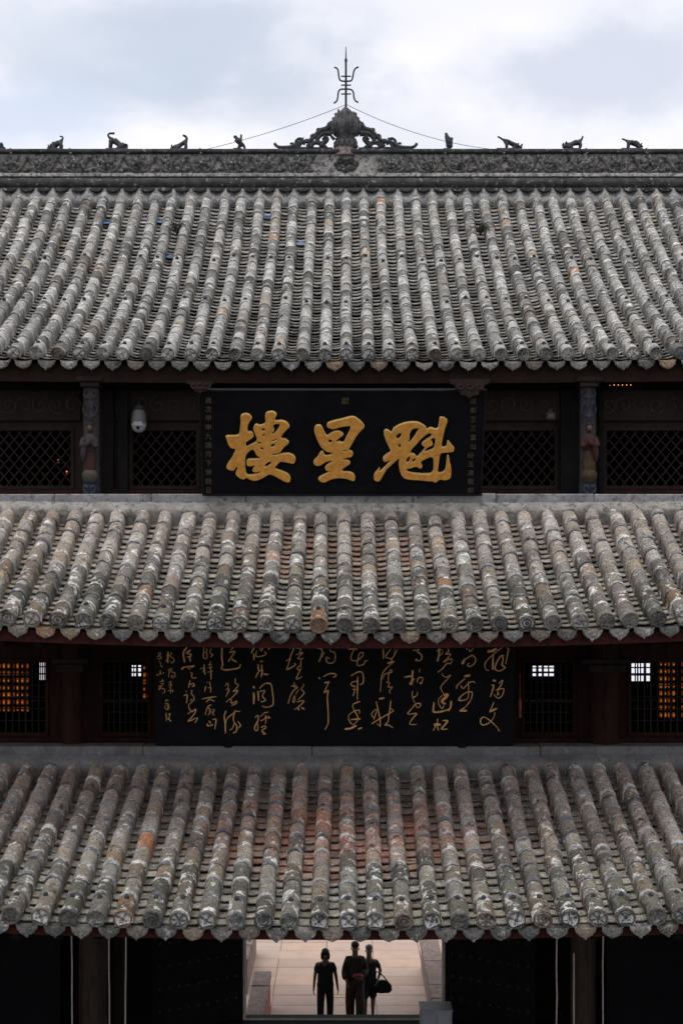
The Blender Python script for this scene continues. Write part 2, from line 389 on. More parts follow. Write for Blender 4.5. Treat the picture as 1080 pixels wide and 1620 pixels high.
for py in (1577, 1605):
    d = F*ZC/(py-AY); b = MB(); b.box(-.36, .10, d-.04, d+.05, .004, .0085); tag(b.obj('painted_stripe', M_yel, pave))

st = tag(MB().obj('staircase', M_court), kind='structure') if 0 else None
b = MB(); b.box(-2.6, 2.6, 23.1, 23.2, 0, ZF-.3); stair = tag(b.obj('staircase', M_court), kind='structure')
nst = 15
stp = MB(); stp.bbox(-2.2, 2.2, 0, .33, -.16, 0, .012); stp_me = stp.mesh('stair_tread', M_court)
for k in range(nst):
    s = link('stair_tread', stp_me, stair); s.location = (0, 23.22 + k*.28, ZF - .10 - k*(ZF-.10)/nst)

# low walls flanking the path
M_stone_top = rough_mat('grey_pink_block_stone', (.20,.145,.12), (.31,.23,.195), 4, (.11,.095,.085), .58, .5)
M_redside = rough_mat('red_painted_plinth', (.34,.085,.06), (.44,.13,.09), 4, (.25,.10,.08), .6, .2)
def flank(x0, x1, y0, y1, h, label, side):
    t = thing('low_wall', label, 'wall', None, (0,0,0))
    b = MB(); b.box(x0+.03, x1-.03, y0, y1, 0, h-.14); b.obj('plinth', side, t)
    n = max(1, round((y1-y0)/1.0)); 
    for k in range(n):
        b = MB(); ya = y0-.02 + k*(y1-y0+.04)/n; yb = ya + (y1-y0+.04)/n - .012
        b.bbox(x0+U(-.012,.012), x1+U(-.012,.012), ya, yb, h-.14, h+U(-.012,.012), .02); b.obj('coping_slab', M_stone_top, t)
flank(-2.06, -1.68, 28.15, 31.3, .8, 'low wall with red side and grey stone top, left of the walking people', M_redside)
flank(-2.75, -2.27, 32.2, 35.5, .85, 'short pale stone wall farther back behind the red-sided wall', M_stone_top)
flank(1.80, 2.25, 28.6, 34.2, .75, 'low rough grey stone wall right of the path beyond the gate', M_stone_top)

# ------------------------------------------------------------------ the tower
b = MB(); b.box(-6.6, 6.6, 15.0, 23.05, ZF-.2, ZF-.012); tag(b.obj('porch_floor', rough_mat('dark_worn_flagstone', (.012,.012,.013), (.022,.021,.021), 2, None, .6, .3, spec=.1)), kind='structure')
T = thing('gate_tower', 'three-tiered old temple gate tower with grey tiled roofs and dark lattice windows', 'temple gate')
DSP = .28
class Roof:
    def __init__(s, k, d0, py0, d1, py1, conc, lc, back=0.0):
        s.k = k; s.d0 = d0; s.lc = lc
        z0 = WZ(py0, d0); z1 = WZ(py1, d1); n = 80; s.P = []; s.cum = [0]
        for i in range(n+1):
            u = i/n; s.P.append((d0 + u*(d1-d0), z0 + (z1-z0)*((1-conc)*u + conc*u*u)))
        for i in range(n): s.cum.append(s.cum[-1] + math.dist(s.P[i], s.P[i+1]))
        s.len = s.cum[-1]
        # tube axis stands .055 above the pan surface; py0 was measured on the axis
    def at(s, t):
        if t <= 0: i = 0
        elif t >= s.len: i = len(s.P)-2
        else:
            i = 0
            while s.cum[i+1] < t: i += 1
        a, b = s.P[i], s.P[i+1]; q = (t - s.cum[i])/(s.cum[i+1]-s.cum[i])
        p = (a[0]+(b[0]-a[0])*q, a[1]+(b[1]-a[1])*q)
        # smooth tangent
        j0 = max(0, i-2); j1 = min(len(s.P)-1, i+3); tx = s.P[j1][0]-s.P[j0][0]; tz = s.P[j1][1]-s.P[j0][1]; l = math.hypot(tx, tz)
        return p, (tx/l, tz/l)
    def lift(s, x, t): return s.lc*(x/3.56)**2*(1-.8*min(1,max(0,t/s.len)))
    def frame(s, x, t, n=0.0):
        (y, z), (ty, tz) = s.at(t)
        X = Vector((1,0,0)); Y = Vector((0,ty,tz)); Zv = Vector((0,-tz,ty))
        M = Matrix((X, Y, Zv)).transposed().to_4x4()
        M.translation = Vector((x, y, z + s.lift(x, t))) + Zv*n
        return M

TUBE_R = .079
AXH = .085          # tube axis above the gutter line
def tube_geo(L, r, rng, lip=True):
    n = 8; vs = []; fs = []; mi = []
    ys = [0, .045, .062, L*.5, L+.02]
    rs = [1.075, 1.085, 1.0, .985, .965]
    if not lip: rs = [1.02, 1.015, 1.0, .985, .97]
    jit = [1 + (rng.random()-.5)*.05 for _ in range(n+3)]
    for q, (y, rr) in enumerate(zip(ys, rs)):
        row = [(-r*rr, -.13)] + [(r*rr*math.cos(math.pi - math.pi*k/n), r*rr*math.sin(math.pi - math.pi*k/n)) for k in range(n+1)] + [(r*rr, -.13)]
        for k, (x, z) in enumerate(row):
            j = jit[k] if q < 2 else 1 + (jit[k]-1)*.4
            vs.append((x*j, y + ((rng.random()-.5)*.032 if q < 3 else 0), z*j if z > -.05 else z))
    w = n+3
    for q in range(len(ys)-1):
        for k in range(w-1): fs.append((q*w+k, q*w+k+1, (q+1)*w+k+1, (q+1)*w+k)); mi.append(1 if (q < 2 and lip) else 0)
    fs.append(tuple(range(w))[::-1]); mi.append(1 if lip else 0)
    return vs, fs, mi, [max(0, v[1])/(L) for v in vs]
def disc_geo(L, r, rng, kind):
    vs, fs, mi, al = tube_geo(L, r, rng, False); vs = [(x, y, max(z, -.055)) for x, y, z in vs]; b = MB(); b.add(vs, fs, mi, along=al)
    # end plate: rim, sunk field and raised emblem; faces down the slope (-y)
    Rr = r*1.07; n = 16
    def ring(rad, y): return [(rad*math.cos(2*math.pi*k/n), y, rad*math.sin(2*math.pi*k/n)) for k in range(n)]
    rows = [ring(Rr, .03), ring(Rr*1.01, -.012), ring(Rr*.84, -.014), ring(Rr*.76, .012)]
    vv = [p for rw in rows for p in rw]; ff = [(q*n+k, q*n+(k+1)%n, (q+1)*n+(k+1)%n, (q+1)*n+k) for q in range(3) for k in range(n)]
    ff.append(tuple(3*n+k for k in range(n))); b.add(vv, ff, 2)
    b.add([(p[0], p[1], p[2]) for p in ring(Rr*.26, .012)] + [(p[0], p[1], p[2]) for p in ring(Rr*.19, -.012)],
          [(k, (k+1)%n, n+(k+1)%n, n+k) for k in range(n)] + [tuple(n+k for k in range(n))], 2)
    if kind != 2:
        m = 4 if kind == 0 else 6
        for k in range(m):
            a = 2*math.pi*k/m + (.4 if kind else .78)
            c = Matrix.Translation((Rr*.52*math.cos(a), .002, Rr*.52*math.sin(a))) @ Matrix.Rotation(-a, 4, 'Y')
            b.box(-Rr*.2, Rr*.2, -.010, .012, -Rr*.085, Rr*.085, 2, c)
    else:
        rr2 = [ring(Rr*.60, .012), ring(Rr*.55, -.010), ring(Rr*.43, -.010), ring(Rr*.38, .012)]
        b.add([p for rw in rr2 for p in rw], [(q*n+k, q*n+(k+1)%n, (q+1)*n+(k+1)%n, (q+1)*n+k) for q in range(3) for k in range(n)], 2)
    return b
def pan_geo(w, L, rng):
    n = 5; vs = []; fs = []; th = .013
    for q, y in enumerate((0, L)):
        for k in range(n+1):
            u = k/n*2-1; z = .030*u*u - .015
            vs.append((u*w/2*(1 + (rng.random()-.5)*.03), y + (rng.random()-.5)*.012, z + (rng.random()-.5)*.004))
    for k in range(n+1): x, y, z = vs[k]; vs.append((x, y+.003, z-th))
    for k in range(n):
        fs.append((k, k+1, n+1+k+1, n+1+k)); fs.append((2*(n+1)+k, 2*(n+1)+k+1, k+1, k))
    return vs, fs, [0]*len(fs)
def drip_geo(rng, kind, slope):
    b = MB()
    top = [(-.112,.022),(-.085,.004),(-.045,-.006),(0,-.010),(.045,-.006),(.085,.004),(.112,.022)]
    if kind == 0: bot = [(.106,-.028),(.094,-.052),(.082,-.060),(.076,-.078),(.056,-.088),(.046,-.100),(.026,-.106),(.014,-.124),(0,-.138)]
    elif kind == 1: bot = [(.108,-.02),(.100,-.05),(.080,-.072),(.062,-.080),(.040,-.098),(.018,-.108),(0,-.134)]
    else: bot = [(.106,-.012),(.102,-.045),(.086,-.072),(.058,-.096),(.028,-.110),(0,-.120)]
    out = top + bot + [(-x, z) for x, z in bot[-2::-1]]
    out = [(x*.97*(1+(rng.random()-.5)*.04), z*.86*(1+(rng.random()-.5)*.06)) for x, z in out]
    b.prism(out, -.010, .012)
    cz = -.045
    for sc_, yy in ((.84, -.020), (.62, -.012), (.45, -.026)):
        ins = [(x*sc_, cz + (z-cz)*sc_) for x, z in out]
        b.prism(ins, yy, -.004) if sc_ != .62 else None
    # the pan it ends
    vs, fs, _ = pan_geo(.235, .16, rng); b.add([(x, y-.005, z*.8+.003+y*slope) for x, y, z in vs], fs)
    return b

def build_roof(rf, label, Lt, Lp, xr, ntube, npan, mats_k, nails):
    rng = random.Random(100+rf.k)
    deck = MB(); n = 24; m = 12; vs = []
    for i in range(n+1):
        x = -xr - .2 + (2*xr+.4)*i/n
        for j in range(m+1): vs.append(rf.frame(x, rf.len*j/m + .03*(1 if j == 0 else 0), -.09).translation)
        for j in range(m+1): vs.append(rf.frame(x, rf.len*j/m + .03*(1 if j == 0 else 0), -.14).translation)
    w = 2*(m+1); fs = []
    for i in range(n):
        for j in range(m):
            fs.append((i*w+j, (i+1)*w+j, (i+1)*w+j+1, i*w+j+1)); o = m+1
            fs.append((i*w+o+j, i*w+o+j+1, (i+1)*w+o+j+1, (i+1)*w+o+j))
        fs.append((i*w, i*w+m+1, (i+1)*w+m+1, (i+1)*w))
    deck.add(vs, fs); roof = deck.obj('roof', M_woodb, T); roof['label'] = label
    tubes_me = []; TR = {1: .076, 2: .086, 3: .088}[rf.k]
    for v in range(8):
        b = MB(); g_ = tube_geo(Lt, TR*(1+(rng.random()-.5)*.07), rng, v % 4 != 3); b.add(*g_[:3], along=g_[3]); tubes_me.append(b)
    pans_me = []
    for v in range(5):
        b = MB(); b.add(*pan_geo(.235, Lp+.07, rng)); pans_me.append(b)
    k = mats_k
    mt = [TM[k,'tube',0], TM[k,'mortar',0]]; mts = [TM[k,'tube',1], TM[k,'mortar',1]]
    tm = [b.mesh('tube_tile', mt, 40) for b in tubes_me]
    pm = [b.mesh('pan_tile', TM[k,'pan',0], 40) for b in pans_me]
    dm = [disc_geo(Lt, TR*1.03, rng, v).mesh('round_end_tile', mt + [TM[k,'end',0]], 35) for v in range(3)]
    rm = [drip_geo(rng, v, rf.at(.1)[1][1]/rf.at(.1)[1][0]).mesh('drip_tile', TM[k,'end',0], 30) for v in range(3)]
    ncol = int(xr/DSP); tl = []; pl = []
    nail = MB(); nail.lathe([(.026,-.02),(.026,.018),(.016,.03)], 8); nail_me = nail.mesh('tile_nail', M_beast, 40)
    x_off = {1: WX(547, 17.6) , 2: WX(545, 15.0), 3: WX(549, 14.0)}[rf.k]
    def inview(p):
        px = AX + F*p.x/p.y; return -16 < px < 1096
    for i in range(-ncol, ncol+1):
        x = x_off + i*DSP + rng.uniform(-.012,.012); ph = rng.random()*6.28; am = rng.uniform(.003,.012)
        sag = rng.uniform(-.008,.008)
        wob = lambda t: am*math.sin(1.3*t+ph)
        t = -.03
        # round end tile
        M = rf.frame(x+wob(0), t, AXH+sag*.4) @ Matrix.Rotation(rng.uniform(-.5,.5), 4, 'Y') @ Matrix.Rotation(rng.uniform(-.03,.03), 4, 'Z')
        o = link('round_end_tile', dm[rng.choice((0,0,1,2))], roof); o.matrix_local = M
        if rf.k != 2 or rng.random() < .15:
            if rng.random() < .92:
                q = link('tile_nail', nail_me, roof); q.matrix_local = rf.frame(x, Lt*.72+rng.uniform(-.02,.02), AXH+TR)
        t += Lt*rng.uniform(.95,1.02)
        while t < rf.len - .02:
            Ls = min(rng.uniform(.86,1.08), max(.12, (rf.len+.06-t)/Lt))
            M = rf.frame(x+wob(t), t, AXH+sag+rng.uniform(-.006,.006)) @ Matrix.Rotation(rng.uniform(-.03,.03), 4, 'Z') @ Matrix.Rotation(rng.uniform(-.03,.03), 4, 'X') @ Matrix.Diagonal((rng.uniform(.95,1.06), Ls, rng.uniform(.95,1.05), 1))
            
            if rng.random() < .06: M = M @ Matrix.Translation((rng.uniform(-.012,.012), rng.uniform(-.04,.01), rng.uniform(-.004,.012))) @ Matrix.Rotation(rng.uniform(-.09,.09), 4, 'Z') @ Matrix.Rotation(rng.uniform(-.06,.05), 4, 'X')
            p = M.translation; tl.append((0 if inview(p) else 1, p.y, M)); t += Lt*Ls
        for tn in nails:
            if rng.random() < .85:
                q = link('tile_nail', nail_me, roof); q.matrix_local = rf.frame(x+wob(tn), tn+rng.uniform(-.12,.12), AXH+sag+TR)
        # gutter of pan tiles
        xp = x_off + (i+.5)*DSP + rng.uniform(-.01,.01); ph2 = rng.random()*6.28
        Rz = Matrix.Translation((0,0,0))
        M = rf.frame(xp, -.045, -.018); ld = M.translation.copy()
        Md = Matrix.Translation(ld) @ Matrix.Rotation(math.radians(-6+rng.uniform(-7,7)), 4, 'X') @ Matrix.Rotation(rng.uniform(-.06,.06), 4, 'Y') @ Matrix.Rotation(rng.uniform(-.05,.05), 4, 'Z')
        o = link('drip_tile', rng.choice(rm), roof); o.matrix_local = Md
        t = .05
        while t < rf.len - .02:
            Ls = rng.uniform(.88,1.12)
            M = rf.frame(xp + .008*math.sin(t+ph2) + rng.uniform(-.006,.006), t, .012+rng.uniform(-.004,.004)) @ Matrix.Rotation(-.030/Lp+rng.uniform(-.05,.035), 4, 'X') @ Matrix.Rotation(rng.uniform(-.045,.045), 4, 'Z') @ Matrix.Rotation(rng.uniform(-.04,.04), 4, 'Y')
            p = M.translation; pl.append((0 if inview(p) else 1, p.y, M)); t += Lp*Ls
    tl.sort(key=lambda a: a[:2]); pl.sort(key=lambda a: a[:2])
    for q, (o_, _, M) in enumerate(tl[:ntube]): link('tube_tile', rng.choice(tm), roof).matrix_local = M
    for q, (o_, _, M) in enumerate(pl[:npan]): link('pan_tile', rng.choice(pm), roof).matrix_local = M
    b = MB()
    for o_, _, M in tl[ntube:]:
        s_ = rng.choice(tubes_me); b.add(s_.v, s_.f, s_.m, M, rng.random(), s_.a)
    if b.v: tag(b.obj('tube_tiles', mts, roof, 40, True), kind='stuff')
    b = MB()
    for o_, _, M in pl[npan:]:
        s_ = rng.choice(pans_me); b.add(s_.v, s_.f, 0, M, rng.random())
    if b.v: tag(b.obj('pan_tiles', TM[k,'pan',1], roof, 40, True), kind='stuff')
    return roof

R1 = Roof(1, 17.6, 560, 22.80, 306, .35, .02)
R2 = Roof(2, 15.0, 986, 17.50, 812, .2, .075)
R3 = Roof(3, 14.0, 1454, 17.20, 1213, .15, .07)
for r_ in (R1, R2, R3):   # profile is given for the tube axis: drop it to the pan surface
    r_.P = [(y, z - AXH) for y, z in r_.P]
roof1 = build_roof(R1, 'tall main roof of pale grey tiles under the carved ridge', .265, .123, 7.0, 300, 300, 1, (2.15, 3.75))
roof2 = build_roof(R2, 'middle skirt roof of grey tiles, mossy toward its eave', .285, .128, 5.6, 300, 300, 2, ())
roof3 = build_roof(R3, 'lowest skirt roof with reddish stained tiles at its centre', .345, .155, 5.4, 300, 300, 3, ())

def curved_board(name, rf, dy0, dy1, dz_top, dz_bot, mat, xr, parent, n=28):
    """board following the eave line; heights are relative to the tube axis at the eave"""
    b = MB(); y, z = rf.P[0]; vs = []
    for i in range(n+1):
        x = -xr + 2*xr*i/n; l = rf.lift(x, 0) + AXH
        vs += [(x, y+dy0, z+l+dz_top), (x, y+dy0, z+l+dz_bot), (x, y+dy1, z+l+dz_bot), (x, y+dy1, z+l+dz_top)]
    fs = []
    for i in range(n):
        for k in range(4): fs.append((i*4+k, i*4+(k+1)%4, (i+1)*4+(k+1)%4, (i+1)*4+k))
    fs += [(0,1,2,3), (n*4+3,n*4+2,n*4+1,n*4)]
    b.add(vs, fs); return b.obj(name, mat, parent)
curved_board('fascia_board', R1, .06, .10, -.14, -.365, M_brown, 7, roof1)
curved_board('fascia_board', R2, .05, .09, -.14, -.275, M_red, 5.6, roof2)
curved_board('fascia_board', R3, .05, .09, -.14, -.225, M_red, 5.4, roof3)
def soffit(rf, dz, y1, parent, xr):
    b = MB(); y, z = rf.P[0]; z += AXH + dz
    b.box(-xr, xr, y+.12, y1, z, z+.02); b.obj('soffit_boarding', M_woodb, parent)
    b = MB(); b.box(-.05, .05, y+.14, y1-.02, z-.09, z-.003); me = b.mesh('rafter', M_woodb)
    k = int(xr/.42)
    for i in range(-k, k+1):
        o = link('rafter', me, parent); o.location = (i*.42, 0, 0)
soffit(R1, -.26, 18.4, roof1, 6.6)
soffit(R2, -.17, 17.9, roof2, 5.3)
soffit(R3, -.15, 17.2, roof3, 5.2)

# back slope and body of the tower (mostly unseen)
b = MB(); zr = R1.P[-1][1]-.1
b.add([(-7,22.9,zr),(7,22.9,zr),(7,28.4,WZ(560,17.6)),(-7,28.4,WZ(560,17.6)),(-7,22.9,zr-.08),(7,22.9,zr-.08),(7,28.4,WZ(560,17.6)-.08),(-7,28.4,WZ(560,17.6)-.08)],
      [(0,1,2,3),(7,6,5,4),(0,4,5,1),(2,6,7,3),(0,3,7,4),(1,5,6,2)])
o = b.obj('roof', M_ridge, T); o['label'] = 'rear slope of the main roof'

b = MB(); za, zb_ = WZ(1213, 17.2), WZ(1454, 14.0)  # unseen rear skirt roof, added to put the walking people in shade
b.add([(-6.4,26.9,za),(6.4,26.9,za),(6.4,31.1,zb_),(-6.4,31.1,zb_),(-6.4,26.9,za-.16),(6.4,26.9,za-.16),(6.4,31.1,zb_-.16),(-6.4,31.1,zb_-.16)],
      [(0,1,2,3),(7,6,5,4),(0,4,5,1),(2,6,7,3),(0,3,7,4),(1,5,6,2)])
o = b.obj('roof', M_ridge, T); o['label'] = 'unseen rear skirt roof over the stairs, added to shade the people'
ZM = WZ(1180, 17.6)      # sill of the middle storey
ZU = WZ(784, 17.9)       # sill of the upper storey
def slab(name, x0, x1, y0, y1, z0, z1, m, parent=T):
    b = MB(); b.box(x0, x1, y0, y1, z0, z1); return b.obj(name, m, parent)
for sx in (-1, 1):
    x0, x1 = sorted((sx*6.6, sx*6.75))
    slab('wall', x0, x1, 17.3, 27.0, ZF-.02, R1.P[0][1]+.0, M_woodb)
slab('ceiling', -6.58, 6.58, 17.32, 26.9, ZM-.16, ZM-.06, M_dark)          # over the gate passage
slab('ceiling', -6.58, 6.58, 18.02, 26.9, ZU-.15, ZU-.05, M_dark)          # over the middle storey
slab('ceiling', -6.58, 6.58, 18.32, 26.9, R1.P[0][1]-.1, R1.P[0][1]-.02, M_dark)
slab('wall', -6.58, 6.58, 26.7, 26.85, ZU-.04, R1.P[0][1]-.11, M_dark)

# ---- walls with openings
def facade(d, th, z0, z1, holes, mat, name, x0=-6.58, x1=6.58):
    """boards filling everything between the window openings (holes: x0,x1,z0,z1 sorted by x)"""
    x = x0; k = 0
    for hx0, hx1, hz0, hz1 in holes:
        if hx0 - x > .01: slab(name, x, hx0, d, d+th, z0, z1, mat)
        slab(name, hx0, hx1, d, d+th, z0, hz0, mat); slab(name, hx0, hx1, d, d+th, hz1, z1, mat); x = hx1
    slab(name, x, x1, d, d+th, z0, z1, mat)

bar_me = {}
def bar(parent, name, a, b_, w, dep, d, mat):
    """straight slat from a to b (x,z) at depth d; all slats share one unit bar"""
    if mat.name not in bar_me:
        q = MB(); q.bbox(-.5,.5,-.5,.5,-.5,.5,.06); bar_me[mat.name] = q.mesh('slat', mat)
    dx, dz = b_[0]-a[0], b_[1]-a[1]; L_ = math.hypot(dx, dz)
    o = link(name, bar_me[mat.name], parent)
    o.matrix_local = Matrix.Translation(((a[0]+b_[0])/2, d, (a[1]+b_[1])/2)) @ Matrix.Rotation(-math.atan2(dz, dx), 4, 'Y') @ Matrix.Diagonal((L_, dep, w, 1))
    return o
def window(hole, d, kind, mat_f, mat_s, stepx, stepz):
    x0, x1, z0, z1 = hole; fw = .045
    b = MB()
    b.box(x0+.002, x1-.002, d-.03, d+.05, z0+.002, z0+fw); b.box(x0+.002, x1-.002, d-.03, d+.05, z1-fw, z1-.002)
    b.box(x0+.002, x0+fw, d-.027, d+.05, z0+fw, z1-fw); b.box(x1-fw, x1-.002, d-.027, d+.05, z0+fw, z1-fw)
    win = b.obj('window', mat_f, T)
    X0, X1, Z0, Z1 = x0+fw, x1-fw, z0+fw, z1-fw
    if kind == 'diag':
        h = Z1-Z0; k = math.tan(math.radians(50)); n = int((X1-X0 + h/k)/stepx)+1
        for sgn in (1, -1):
            for i in range(n):
                xs = X0 - h/k + i*stepx if sgn > 0 else X0 + i*stepx
                pa = []
                # line x = xs + (z-Z0)/k*sgn
                za, zb = Z0, Z1
                fx = lambda z: xs + (z-Z0)/k*sgn
                ends = sorted([Z0 + (X0-xs)*k*sgn, Z0 + (X1-xs)*k*sgn])
                za = max(Z0, ends[0]); zb = min(Z1, ends[1])
                if zb - za > .05: bar(win, 'slat', (fx(za), za), (fx(zb), zb), .017, .016, d+(.0 if sgn > 0 else .017), mat_s)
    else:
        nx = round((X1-X0)/stepx); nz = round((Z1-Z0)/stepz)
        for i in range(1, nx): bar(win, 'slat', (X0+(X1-X0)*i/nx, Z0), (X0+(X1-X0)*i/nx, Z1), .016 if i % 3 else .022, .02, d, mat_s)
        for j in range(1, nz): bar(win, 'slat', (X0, Z0+(Z1-Z0)*j/nz), (X1, Z0+(Z1-Z0)*j/nz), .016, .02, d+.021, mat_s)
    return win

# upper storey
DU = 18.2
def H(px0, px1, py0, py1, d): return (WX(px0,d), WX(px1,d), WZ(py1,d), WZ(py0,d))
hu = [H(-150,-10+128,676,774,DU), H(205,316,676,774,DU), H(757,882,676,774,DU), H(953,1230,676,774,DU)]
facade(DU, .08, ZU-.04, R1.P[0][1]-.11, hu, M_wood, 'wall_board')
for h in hu: window(h, DU+.0, 'diag', M_wood, M_wood, .135, .135)
# carved frieze boards over the windows, architrave and sill
for a, c in ((-150,128),(182,318),(762,905),(948,1230)):
    h = H(a, c, 616, 666, DU-.05)
    b = MB(); b.bbox(h[0], h[1], DU-.06, DU-.002, h[2], h[3], .012); fr = b.obj('frieze_board', M_wood, T)
    n = int((h[1]-h[0])/.2); cz = (h[2]+h[3])/2
    for i in range(n):
        cx = h[0] + (i+.5)*(h[1]-h[0])/n; b = MB()
        pts = [(cx + .012*q*math.cos(q*.9+i), DU-.066, cz + .012*q*math.sin(q*.9+i)*(1 if i%2 else -1)) for q in range(1, 11)]
        b.tube(smoothline(pts, 2), .011, 5); b.obj('carved_scroll', M_post, fr)
slab('architrave', -6.58, 6.58, DU-.12, DU-.003, WZ(615,DU), WZ(590,DU), M_woodb)
slab('sill_beam', -6.58, 6.58, DU-.1, DU-.003, ZU-.03, WZ(775,DU), M_woodr)
for px0, px1 in ((164,180),(188,203),(886,912),(946,953)):
    slab('post', WX(px0,DU-.1), WX(px1,DU-.1), DU-.14, DU-.064, ZU-.0, WZ(616,DU-.1), M_woodb)
# middle storey
DM = 17.9
hm = [H(-120,78,1042,1164,DM), H(158,240,1042,1164,DM), H(824,910,1042,1164,DM), H(992,1200,1042,1164,DM)]
facade(DM, .08, ZM-.05, ZU-.16, hm, M_woodr, 'wall_board')
window(hm[0], DM, 'grid', M_woodr, M_wood, .085, .145)
window(hm[1], DM, 'grid', M_woodr, M_wood, .075, .13)
window(hm[2], DM, 'grid', M_woodr, M_wood, .08, .135)
window(hm[3], DM, 'grid', M_woodr, M_wood, .085, .15)
slab('sill_beam', -6.58, 6.58, DM-.09, DM-.003, ZM-.03, WZ(1166,DM), M_woodr)
# middle storey room: rear wall with small openings to the daylight behind
DB = 24.0
hb = [H(62,73,1046,1078,DB), H(206,230,1050,1072,DB), H(842,876,1051,1072,DB), H(996,1029,1047,1080,DB)]
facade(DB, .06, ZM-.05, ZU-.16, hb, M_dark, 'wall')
for h in hb:
    b = MB(); w_ = None
    x0, x1, z0, z1 = h; b.box(x0+.002, x1-.002, DB-.02, DB+.03, z0+.002, z0+.025); b.box(x0+.002, x1-.002, DB-.02, DB+.03, z1-.025, z1-.002)
    w_ = b.obj('window', M_dark, T)
    for i in range(1, 4): bar(w_, 'slat', (x0+(x1-x0)*i/4, z0+.025), (x0+(x1-x0)*i/4, z1-.025), .02, .014, DB+.01, M_dark)
    for q_ in (.36, .72): bar(w_, 'slat', (x0, z0+(z1-z0)*q_), (x1, z0+(z1-z0)*q_), .022, .014, DB+.026, M_dark)

# pillars of the middle storey
for px, wd in ((115, 34), (955, 46)):
    d = 17.60; r = wd/2*d/F; b = MB()
    b.lathe([(r*1.12, ZM-.02), (r*1.12, ZM+.05), (r, ZM+.07), (r*.97, WZ(1030,d)+.3)], 18, 0, Matrix.Translation((WX(px,d), d, 0)))
    p = b.obj('pillar', M_woodr, T, 40)
    b = MB(); x = WX(px,d); z = WZ(1062,d)
    b.bbox(x-r*1.25, x+r*1.25, d-r*1.3, d+r*1.3, z, z+.10, .012); b.bbox(x-r*1.7, x+r*1.7, d-r*1.1, d+r*1.1, z+.102, z+.17, .012); b.obj('capital', M_wood, p)

# painted pillars of the upper storey with a robed figure carved on each
M_skin_c = rough_mat('faded_face_paint', (.08,.052,.034), (.12,.076,.05), 20)
M_mauve = rough_mat('faded_mauve_paint', (.03,.025,.027), (.055,.04,.04), 20, (.03,.026,.026), .6)
M_maroon = rough_mat('faded_maroon_paint', (.036,.014,.013), (.055,.021,.018), 20)
M_cream = rough_mat('faded_cream_paint', (.055,.047,.04), (.09,.075,.06), 20, (.05,.042,.036), .6)
M_blue = rough_mat('faded_blue_paint', (.009,.017,.036), (.017,.031,.062), 20, (.045,.05,.055), .64)
M_ochre = rough_mat('faded_ochre_paint', (.042,.028,.014), (.068,.043,.02), 20)
M_hair = rough_mat('black_paint', (.012,.012,.014), (.02,.02,.02), 20)
M_pillar = rough_mat('dark_painted_pillar', (.022,.02,.024), (.042,.037,.04), 12, (.16,.14,.13), .68)
